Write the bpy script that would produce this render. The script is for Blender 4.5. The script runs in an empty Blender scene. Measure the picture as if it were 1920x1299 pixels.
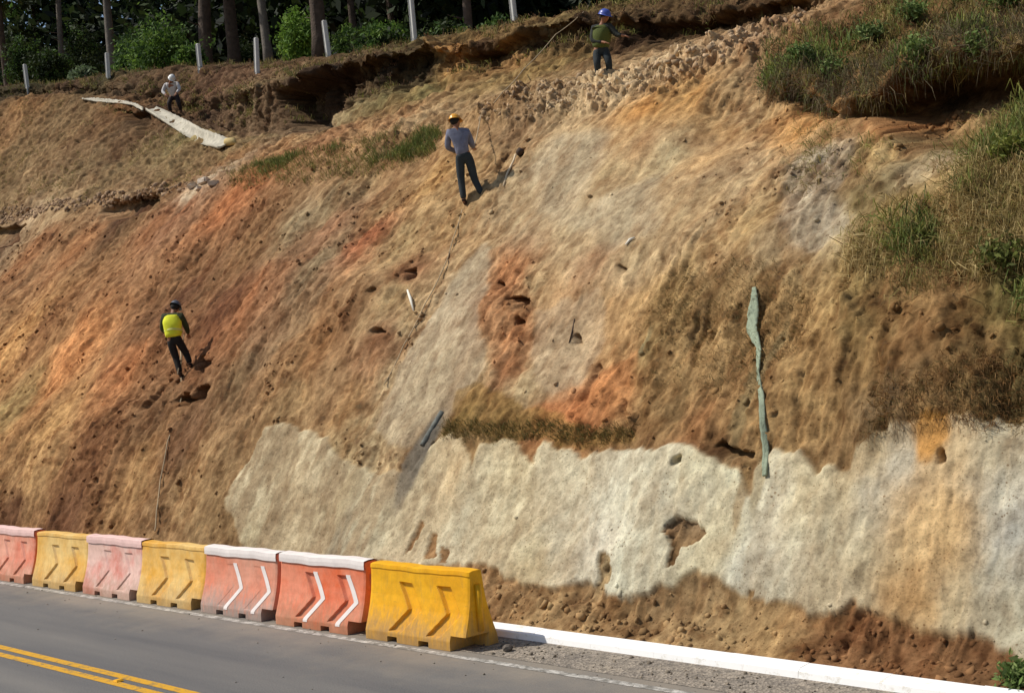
import bpy, bmesh, math, random
import numpy as np
from mathutils import Vector, Matrix
R_ = math.radians
scene = bpy.context.scene
COL = scene.collection

# ------------------------------------------------------------------ camera, sky, sun, exposure
FPX, CX, CY = 2500.0, 960.0, 649.5
HCAM = 3.83
ROLL = R_(5.0)
PITCH = R_(-0.34)
YAW = R_(44.63)
Fh = Vector((-math.cos(YAW), math.sin(YAW), 0)); Zu = Vector((0, 0, 1))
R0 = Fh.cross(Zu).normalized()
FW = (Fh*math.cos(PITCH)+Zu*math.sin(PITCH)).normalized()
U0 = (Zu*math.cos(PITCH)-Fh*math.sin(PITCH)).normalized()
RT = (R0*math.cos(ROLL)-U0*math.sin(ROLL)).normalized()
UP = (R0*math.sin(ROLL)+U0*math.cos(ROLL)).normalized()
CPOS = Vector((0, 0, HCAM))
cam = bpy.data.cameras.new('camera'); camo = bpy.data.objects.new('camera', cam); COL.objects.link(camo)
m = Matrix((RT, UP, -FW)).transposed().to_4x4(); m.translation = CPOS
camo.matrix_world = m
cam.sensor_width = 36; cam.lens = 36*FPX/1920; cam.clip_end = 2000; cam.clip_start = 0.1
scene.camera = camo

SUN_EL = R_(50)
sdir = Vector((-0.78, -0.62, 0)).normalized()
sun_from = Vector((sdir.x*math.cos(SUN_EL), sdir.y*math.cos(SUN_EL), math.sin(SUN_EL)))
world = bpy.data.worlds.new('World'); scene.world = world; world.use_nodes = True
wn = world.node_tree.nodes; wl = world.node_tree.links
sky = wn.new('ShaderNodeTexSky'); sky.sky_type = 'NISHITA'; sky.sun_disc = False
sky.sun_elevation = SUN_EL; sky.sun_rotation = math.atan2(sdir.x, sdir.y)
wl.new(sky.outputs[0], wn['Background'].inputs[0]); wn['Background'].inputs[1].default_value = 0.09
sl = bpy.data.lights.new('sun', 'SUN'); sl.energy = 4.1; sl.angle = R_(0.5); sl.color = (1.0, 0.95, 0.88)
so = bpy.data.objects.new('sun', sl); COL.objects.link(so); so.location = (-30, -20, 60)
so.rotation_euler = (-sun_from).to_track_quat('-Z', 'Y').to_euler()
scene.view_settings.view_transform = 'Standard'; scene.view_settings.look = 'None'
scene.view_settings.exposure = 0.0; scene.view_settings.gamma = 1.0

# ------------------------------------------------------------------ helpers
def at(px, py, q):
    """point where the sight line through photo pixel (px,py) meets the vertical plane Y = q"""
    d = FW + RT*((px-CX)/FPX) + UP*((CY-py)/FPX)
    return CPOS + d*(q/d.y)
def at_z(px, py, z):
    d = FW + RT*((px-CX)/FPX) + UP*((CY-py)/FPX)
    return CPOS + d*((z-HCAM)/d.z)
RTn, UPn, FWn, CPn = (np.array(v) for v in (RT, UP, FW, CPOS))
def proj(P):
    d = P-CPn; z = d@FWn
    return CX+FPX*(d@RTn)/z, CY-FPX*(d@UPn)/z, z
def lin(c):
    return tuple(((v/255)/12.92 if v/255 <= 0.04045 else (((v/255)+0.055)/1.055)**2.4) for v in c)
def linn(a):
    a = np.asarray(a, float)/255
    return np.where(a <= 0.04045, a/12.92, ((a+0.055)/1.055)**2.4)

def vnoise(x, y, seed):
    rs = np.random.RandomState(seed); T = rs.rand(256, 256).astype(np.float32)
    xi = np.floor(x).astype(np.int64); yi = np.floor(y).astype(np.int64)
    fx = (x-xi).astype(np.float32); fy = (y-yi).astype(np.float32)
    fx = fx*fx*fx*(fx*(fx*6-15)+10); fy = fy*fy*fy*(fy*(fy*6-15)+10)
    a = T[xi & 255, yi & 255]; b = T[(xi+1) & 255, yi & 255]; c = T[xi & 255, (yi+1) & 255]; d = T[(xi+1) & 255, (yi+1) & 255]
    return (a+(b-a)*fx)*(1-fy)+(c+(d-c)*fx)*fy
def fbm(x, y, seed, octv=4, gain=0.5):
    s = 0; a = 1; t = 0
    for k in range(octv):
        s = s+a*(vnoise(x*2**k+17.3*k, y*2**k+9.1*k, seed+k)-0.5); t += a; a *= gain
    return s/t*2          # about -1..1
def sstep(a, b, x):
    t = np.clip((x-a)/(b-a), 0, 1); return t*t*(3-2*t)

def tag(o, label=None, cat=None, group=None, kind=None):
    if label: o['label'] = label
    if cat: o['category'] = cat
    if group: o['group'] = group
    if kind: o['kind'] = kind
    return o
def empty(name, loc=(0, 0, 0), rz=0):
    o = bpy.data.objects.new(name, None); COL.objects.link(o); o.location = loc; o.rotation_euler = (0, 0, rz)
    o.empty_display_size = 0.3
    return o
def link(name, me, mat=None, parent=None, smooth=True):
    o = bpy.data.objects.new(name, me); COL.objects.link(o)
    if mat is not None: me.materials.append(mat)
    if parent is not None: o.parent = parent
    if smooth: me.polygons.foreach_set('use_smooth', [True]*len(me.polygons))
    return o
def np_mesh(name, V, F, mat=None, parent=None, smooth=True, colr=None):
    """V (n,3), F (m,k) all same k"""
    V = np.asarray(V, np.float32); F = np.asarray(F, np.int32)
    me = bpy.data.meshes.new(name)
    me.vertices.add(len(V)); me.vertices.foreach_set('co', V.ravel())
    k = F.shape[1]
    me.loops.add(F.size); me.loops.foreach_set('vertex_index', F.ravel())
    me.polygons.add(len(F)); me.polygons.foreach_set('loop_start', np.arange(0, F.size, k, dtype=np.int32))
    me.polygons.foreach_set('loop_total', np.full(len(F), k, np.int32))
    me.update(calc_edges=True); me.validate()
    if colr is not None:
        ca = me.color_attributes.new('Col', 'FLOAT_COLOR', 'POINT')
        c = np.ones((len(V), 4), np.float32); c[:, :colr.shape[1]] = colr
        ca.data.foreach_set('color', c.ravel())
    return link(name, me, mat, parent, smooth)
def bm_obj(name, bm, mat=None, parent=None, smooth=False):
    me = bpy.data.meshes.new(name); bmesh.ops.recalc_face_normals(bm, faces=bm.faces[:]); bm.to_mesh(me); bm.free()
    return link(name, me, mat, parent, smooth)
def add_box(bm, c, s, rot=None):
    r = bmesh.ops.create_cube(bm, size=1)
    M = Matrix.Translation(c) @ ((rot.to_4x4() if rot else Matrix.Identity(4))) @ Matrix.Diagonal((*s, 1))
    bmesh.ops.transform(bm, matrix=M, verts=r['verts']); return r['verts']
def add_tube(bm, pts, radii, n=8, cap=True):
    pts = [Vector(p) for p in pts]
    if not hasattr(radii, '__len__'): radii = [radii]*len(pts)
    rings = []
    for i, p in enumerate(pts):
        t = (pts[min(i+1, len(pts)-1)]-pts[max(i-1, 0)]).normalized()
        a = t.cross(Vector((0, 0, 1)) if abs(t.z) < 0.9 else Vector((1, 0, 0))).normalized(); b = t.cross(a)
        rings.append([bm.verts.new(p+(a*math.cos(2*math.pi*k/n)+b*math.sin(2*math.pi*k/n))*radii[i]) for k in range(n)])
    for i in range(len(rings)-1):
        for k in range(n):
            bm.faces.new((rings[i][k], rings[i][(k+1) % n], rings[i+1][(k+1) % n], rings[i+1][k]))
    if cap:
        bm.faces.new(rings[0][::-1]); bm.faces.new(rings[-1])

# ------------------------------------------------------------------ materials
def mat(name, base=(.5, .5, .5), rough=0.9, spec=0.3):
    m = bpy.data.materials.new(name); m.use_nodes = True
    b = m.node_tree.nodes['Principled BSDF']
    b.inputs['Base Color'].default_value = (*base, 1); b.inputs['Roughness'].default_value = rough
    b.inputs['Specular IOR Level'].default_value = spec
    return m, m.node_tree.nodes, m.node_tree.links, b
def noise_node(n, l, scale, detail=6, rough=0.6, vec=None, dist=0):
    t = n.new('ShaderNodeTexNoise'); t.inputs['Scale'].default_value = scale; t.inputs['Detail'].default_value = detail
    t.inputs['Roughness'].default_value = rough; t.inputs['Distortion'].default_value = dist
    if vec: l.new(vec, t.inputs['Vector'])
    return t
def ramp(n, l, src, stops):
    r = n.new('ShaderNodeValToRGB'); l.new(src, r.inputs[0])
    e = r.color_ramp.elements
    while len(e) < len(stops): e.new(0.5)
    for i, (p, c) in enumerate(stops): e[i].position = p; e[i].color = (*c, 1) if len(c) == 3 else c
    return r
def mixc(n, l, fac, a, b, mode='MIX'):
    x = n.new('ShaderNodeMix'); x.data_type = 'RGBA'; x.blend_type = mode
    for i, s in ((0, fac), (6, a), (7, b)):
        if isinstance(s, (int, float)): x.inputs[i].default_value = s
        elif isinstance(s, tuple): x.inputs[i].default_value = (*s, 1)
        else: l.new(s, x.inputs[i])
    return x.outputs[2]
def bump(n, l, b, src, strength=0.4, dist=0.02):
    k = n.new('ShaderNodeBump'); k.inputs['Strength'].default_value = strength; k.inputs['Distance'].default_value = dist
    l.new(src, k.inputs['Height']); l.new(k.outputs[0], b.inputs['Normal']); return k
def simple(name, c, var=0.25, scale=8, rough=0.85, spec=0.3, bs=0.3, bd=0.01, obj=True):
    m, n, l, b = mat(name, c, rough, spec)
    tc = n.new('ShaderNodeTexCoord')
    t = noise_node(n, l, scale, 6, 0.65, tc.outputs['Object'])
    r = ramp(n, l, t.outputs[0], [(0.3, tuple(v*(1-var) for v in c)), (0.7, tuple(min(1, v*(1+var)) for v in c))])
    l.new(r.outputs[0], b.inputs['Base Color'])
    t2 = noise_node(n, l, scale*4, 4, 0.6, tc.outputs['Object']); bump(n, l, b, t2.outputs[0], bs, bd)
    return m

def soil_mat():
    m, n, l, b = mat('soil', rough=0.95, spec=0.1)
    a = n.new('ShaderNodeAttribute'); a.attribute_name = 'Col'
    tc = n.new('ShaderNodeTexCoord')
    t = noise_node(n, l, 5.0, 8, 0.7, tc.outputs['Object'])
    r = ramp(n, l, t.outputs[0], [(0.30, (0.74, 0.72, 0.70)), (0.5, (1, 1, 1)), (0.72, (1.18, 1.18, 1.18))])
    c = mixc(n, l, 1.0, a.outputs['Color'], r.outputs[0], 'MULTIPLY')
    # small dark pores and pale grit
    v = n.new('ShaderNodeTexVoronoi'); v.inputs['Scale'].default_value = 13; l.new(tc.outputs['Object'], v.inputs['Vector'])
    t4 = noise_node(n, l, 2.2, 3, 0.6, tc.outputs['Object'])
    ad = n.new('ShaderNodeMath'); ad.operation = 'MULTIPLY_ADD'; l.new(t4.outputs[0], ad.inputs[0]); ad.inputs[1].default_value = -0.55; ad.inputs[2].default_value = 0.37
    sb = n.new('ShaderNodeMath'); sb.operation = 'LESS_THAN'; l.new(v.outputs['Distance'], sb.inputs[0]); l.new(ad.outputs[0], sb.inputs[1])
    c2 = mixc(n, l, sb.outputs[0], c, mixc(n, l, 1.0, c, (0.55, 0.48, 0.42), 'MULTIPLY'))
    # scratches along the fall line, weaker on the sprayed render
    mp = n.new('ShaderNodeMapping'); mp.vector_type = 'TEXTURE'; mp.inputs['Rotation'].default_value = (R_(-38), 0, 0); mp.inputs['Scale'].default_value = (0.11, 0.11, 0.45)
    l.new(tc.outputs['Object'], mp.inputs[0]); t5 = noise_node(n, l, 1.0, 6, 0.7, mp.outputs[0], 0.6)
    r5 = ramp(n, l, t5.outputs[0], [(0.34, (0.82, 0.80, 0.78)), (0.5, (1, 1, 1)), (0.68, (1.09, 1.10, 1.11))])
    inv = n.new('ShaderNodeMath'); inv.operation = 'MULTIPLY_ADD'; l.new(a.outputs['Alpha'], inv.inputs[0]); inv.inputs[1].default_value = -0.55; inv.inputs[2].default_value = 0.9
    c3 = mixc(n, l, inv.outputs[0], c2, mixc(n, l, 1.0, c2, r5.outputs[0], 'MULTIPLY'))
    t6 = noise_node(n, l, 24.0, 5, 0.8, tc.outputs['Object'])
    r6 = ramp(n, l, t6.outputs[0], [(0.36, (0.66, 0.64, 0.62)), (0.46, (1, 1, 1)), (0.62, (1.12, 1.12, 1.12))])
    c4 = mixc(n, l, 1.0, c3, r6.outputs[0], 'MULTIPLY'); l.new(c4, b.inputs['Base Color'])
    mx = n.new('ShaderNodeMath'); mx.operation = 'MULTIPLY_ADD'; l.new(t5.outputs[0], mx.inputs[0]); mx.inputs[1].default_value = 0.35
    t2 = noise_node(n, l, 14.0, 10, 0.8, tc.outputs['Object']); l.new(t2.outputs[0], mx.inputs[2]); bump(n, l, b, mx.outputs[0], 0.9, 0.035)
    return m
M = {}
M['soil'] = soil_mat()
def attr_mat(name, rough=0.8, trans=0.0, spec=0.2):
    m, n, l, b = mat(name, rough=rough, spec=spec)
    a = n.new('ShaderNodeAttribute'); a.attribute_name = 'Col'; l.new(a.outputs['Color'], b.inputs['Base Color'])
    if trans:
        tr = n.new('ShaderNodeBsdfTranslucent'); l.new(a.outputs['Color'], tr.inputs[0])
        mx = n.new('ShaderNodeMixShader'); mx.inputs[0].default_value = trans
        l.new(b.outputs[0], mx.inputs[1]); l.new(tr.outputs[0], mx.inputs[2])
        l.new(mx.outputs[0], n['Material Output'].inputs[0])
    return m
M['leaf'] = attr_mat('leaf', 0.7, 0.3)
M['rock'] = attr_mat('rock', 0.95, 0, 0.1)

# ------------------------------------------------------------------ hillside
KERB_Q0, KERB_Q1 = 11.78, 12.02
def line_pts(pts):
    A = []
    for p in pts:
        v = at(*p); A.append((v.x, v.y, v.z))
    A.sort(); return np.array(A)
lD = line_pts([(-250, 475, 21.5), (-100, 440, 21.2), (0, 412, 20.9), (100, 388, 20.6), (180, 372, 20.4), (250, 362, 20.3), (350, 347, 20.2), (430, 325, 20.0), (540, 293, 20.0), (650, 270, 20.0),
               (740, 252, 20.0), (840, 238, 20.0), (900, 205, 20.2), (1000, 180, 20.4), (1150, 135, 20.7), (1300, 90, 21.3), (1400, 62, 21.8),
               (1500, 38, 22.3), (1620, 0, 23), (1760, -50, 24), (1900, -100, 25), (2100, -170, 26)])
lE = line_pts([(-250, 225, 25.6), (-100, 205, 25.3), (0, 193, 25), (75, 190, 25), (150, 185, 25), (225, 190, 24.9), (280, 203, 24.6), (360, 238, 23.6), (440, 276, 22.6), (540, 262, 22.0), (700, 230, 21.7), (830, 205, 21.5),
               (950, 182, 21.7), (1050, 160, 21.9), (1150, 138, 22.2), (1300, 95, 22.6), (1400, 68, 23), (1500, 40, 23.4), (1620, -2, 24.2), (1760, -60, 25.4), (1900, -120, 26.6), (2100, -200, 28)])
lF = line_pts([(-250, 205, 26.4), (0, 182, 26.1), (150, 174, 26), (280, 192, 25.9), (360, 218, 25.3), (440, 250, 24.6), (540, 238, 23.8), (600, 228, 23.7), (700, 190, 23.8), (770, 165, 23.9), (830, 150, 24.0), (950, 120, 24.2),
               (1050, 98, 24.6), (1200, 85, 25.0), (1300, 72, 25.2), (1400, 52, 25.4), (1500, 24, 25.6), (1620, -22, 26.2), (1760, -80, 27), (1900, -140, 28), (2100, -220, 29.5)])
lG = line_pts([(-250, 190, 26.9), (0, 170, 26.7), (150, 160, 26.6), (280, 170, 26.5), (360, 192, 25.9), (430, 178, 25.2), (500, 156, 24.5), (560, 150, 24.2), (620, 122, 24.2), (700, 103, 24.3), (780, 84, 24.4), (830, 80, 24.5),
               (900, 84, 24.7), (950, 70, 24.8), (1050, 36, 25.0), (1090, 29, 25.1), (1180, 34, 25.4), (1300, 36, 25.7), (1400, 14, 25.9), (1500, -10, 26.2), (1620, -50, 26.8), (1760, -110, 27.6), (1900, -170, 28.6), (2100, -250, 30)])
POSTS = [(52, 165, 118), (203, 143, 97), (375, 126, 80), (482, 136, 68), (617, 113, 35), (777, 79, -22), (965, 44, -55)]
QP = 27.3
lH = line_pts([(-250, 185, QP)]+[(a, b, QP) for a, b, c in POSTS]+[(1150, 8, QP), (1400, -30, QP), (1620, -75, 28), (1900, -200, 29.6), (2100, -280, 31)])
X = []; x = -175.0
while x < 20:
    X.append(x)
    if x < -62: x += 0.55
    elif x > -4: x += 0.3
    else: x += 0.019+0.0012*(abs(x)-5)
X = np.array(X); NX = len(X)
def curve(L, col): 
    v = np.interp(X, L[:, 0], L[:, col]); 
    # smooth on a uniform grid
    g = np.arange(-180, 25, 0.1); w = np.interp(g, L[:, 0], L[:, col]); k = np.hanning(11); k /= k.sum()
    w = np.convolve(np.pad(w, 5, mode='edge'), k, 'valid'); return np.interp(X, g, w)
gx = X
wob = fbm(gx*0.35, gx*0, 5, 3)
qA = 11.97+0*X; zA = 0.06+0*X
qB = 13.75+0.15*wob; zB = 2.35+0.15*wob
qC = 16.2+0.35*fbm(gx*0.2, gx*0+3, 8, 3); zC = 5.1+0*X
lines = [(qA, zA), (12.6+0*X, 0.38+0*X), (qB, zB), (qC, zC), (curve(lD, 1), curve(lD, 2)), (curve(lE, 1), curve(lE, 2)), (curve(lF, 1), curve(lF, 2))]
qG, zG = curve(lG, 1), curve(lG, 2)
lipn = fbm(gx*0.9, gx*0+7, 21, 4)
qG = qG+0.38*lipn+.15*fbm(gx*4, gx*0+4, 29, 3); zG = zG+0.16*fbm(gx*1.7, gx*0+1, 25, 4)
face_h = np.clip(zG-lines[-1][1], 0.1, 3)
under = np.clip(face_h-0.5, 0, 0.30)*sstep(-.5, .3, fbm(gx*.6, gx*0+2, 27, 3))
lines.append((qG+under*0.75, zG-0.28-under*0.35))
lines.append((qG, zG)); iG = len(lines)-1
lines.append((curve(lH, 1), np.maximum(curve(lH, 2), zG+0.05)))
zH = lines[-1][1]
lines += [(34+0*X, zH+0.9), (60+0*X, zH+3.5), (130+0*X, zH+8)]
rows = [22, 80, 125, 175, 130, 45, 60, 14, 45, 40, 40, 22]
Q = []; Zz = []
for (a, b, n) in zip(lines[:-1], lines[1:], rows):
    for k in range(n):
        t = k/n; Q.append(a[0]*(1-t)+b[0]*t); Zz.append(a[1]*(1-t)+b[1]*t)
Q.append(lines[-1][0]); Zz.append(lines[-1][1])
Q = np.array(Q); Zz = np.array(Zz); NR = Q.shape[0]
rowD = sum(rows[:4]); rowE = sum(rows[:5]); rowF = sum(rows[:6]); rowG = sum(rows[:8]); rowH = sum(rows[:9])
def smooth_rows(A, n):
    k = np.hanning(n+2)[1:-1]; k /= k.sum(); h = n//2
    B = np.pad(A, ((h, h), (0, 0)), mode='edge'); return sum(k[i]*B[i:i+len(A)] for i in range(n))
w = np.zeros(NR); w[:rowF-5] = 1
w = np.convolve(w, np.ones(9)/9, 'same')[:, None]
for n in (31,):
    Qs, Zs = smooth_rows(Q, n), smooth_rows(Zz, n)
    endw = sstep(0, 15, np.arange(NR))[:, None]
    Q = Q+(Qs-Q)*w*endw; Zz = Zz+(Zs-Zz)*w*endw
XX = np.broadcast_to(X, Q.shape).copy()
S = np.zeros_like(Q); S[1:] = np.cumsum(np.hypot(np.diff(Q, axis=0), np.diff(Zz, axis=0)), axis=0)
P0 = np.stack([XX, Q, Zz], -1)
def normals(P):
    du = np.gradient(P, axis=1); dv = np.gradient(P, axis=0); N = np.cross(du, dv); N /= np.linalg.norm(N, axis=-1, keepdims=True)+1e-9
    return N
N0 = normals(P0)
px0, py0, dep0 = proj(P0)
# coarse table for finding the surface spot of a photo feature
st = (slice(None, None, 3), slice(None, None, 4))
TX, TS, Tpx, Tpy, Tz = XX[st].ravel(), S[st].ravel(), px0[st].ravel(), py0[st].ravel(), dep0[st].ravel()
def locate(px, py):
    d = (Tpx-px)**2+(Tpy-py)**2; d = d+(Tz-np.min(Tz[d < d.min()+90]))**2*40*(1)
    i = np.argmin(d); return TX[i], TS[i]
def poly_xs(pts): return np.array([locate(*p) for p in pts])
def inpoly(poly, x, y):
    r = np.zeros(x.shape, bool); n = len(poly); j = n-1
    for i in range(n):
        xi, yi = poly[i]; xj, yj = poly[j]
        if yi != yj:
            c = ((yi > y) != (yj > y)) & (x < (xj-xi)*(y-yi)/(yj-yi)+xi); r ^= c
        j = i
    return r
nA = fbm(XX*1.1, S*1.1, 31, 4); nB = fbm(XX*1.1, S*1.1, 47, 4)
streak = fbm(XX*4.5+0.8*nA, S*0.45, 61, 4, 0.6)
fine = fbm(XX*6, S*6, 71, 4, 0.6)
big = fbm(XX*0.38, S*0.38, 81, 3)
nC = fbm(XX*5, S*2.6, 35, 3); nD = fbm(XX*5, S*5, 39, 3)
wx = XX+0.16*nA+0.09*nC; wy = S+0.22*nB+0.12*nD
def mask(pts, soft=None, warp=1.0):
    p = poly_xs(pts)
    a = inpoly(p, XX+(wx-XX)*warp, S+(wy-S)*warp).astype(np.float32)
    if soft:
        k = soft
        for ax in (0, 1):
            kk = np.hanning(k+2)[1:-1]; kk /= kk.sum()
            a = np.apply_along_axis(lambda r: np.convolve(r, kk, 'same'), ax, a)
    return a
BAND = [(-400, 1400), (445, 1080), (438, 940), (462, 860), (500, 806), (548, 803), (600, 815), (640, 855), (700, 885), (765, 888), (800, 850), (835, 822), (868, 838),
        (888, 872), (905, 838), (960, 828), (998, 872), (1018, 832), (1080, 835), (1118, 852), (1168, 838), (1228, 850), (1280, 845), (1330, 862), (1392, 880), (1404, 940), (1420, 880),
        (1450, 845), (1500, 850), (1532, 872), (1600, 882), (1622, 842), (1680, 822), (1750, 800), (1800, 796), (1960, 775), (2300, 740), (2300, 1330), (1960, 1262), (1905, 1232),
        (1850, 1200), (1760, 1185), (1700, 1160), (1650, 1140), (1610, 1118), (1540, 1142), (1470, 1125), (1392, 1118), (1350, 1082), (1310, 1070), (1262, 1096), (1200, 1118),
        (1150, 1112), (1080, 1102), (1000, 1106), (950, 1085), (930, 1062), (860, 1060), (700, 1060)]
BAND = BAND[1:]
band = mask(BAND, warp=0.75, soft=3)
xa, sa = locate(1905, 798); xb, sb_ = locate(1905, 1228)
band = np.maximum(band, (XX > max(xa, xb)-.25)*sstep(sb_-.05, sb_+.05, wy)*(1-sstep(sa-.05, sa+.05, wy)))
for isl in ([(1258, 990), (1272, 980), (1290, 983), (1305, 978), (1318, 990), (1324, 1008), (1316, 1022), (1300, 1030), (1288, 1036), (1280, 1050), (1276, 1066), (1268, 1062), (1270, 1040), (1262, 1022), (1256, 1005)],
            [(1124, 1042), (1131, 1036), (1140, 1048), (1146, 1066), (1143, 1092), (1130, 1104), (1116, 1100), (1122, 1080), (1119, 1060)],
            [(790, 978), (797, 985), (780, 1035), (770, 1035)], [(808, 1000), (824, 1000), (828, 1050), (806, 1055)],
            [(838, 1030), (850, 1035), (848, 1060), (836, 1060)], [(1400, 1100), (1425, 1100), (1420, 1125), (1402, 1125)]):
    band = band*(1-mask(isl, warp=0.25))
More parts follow.
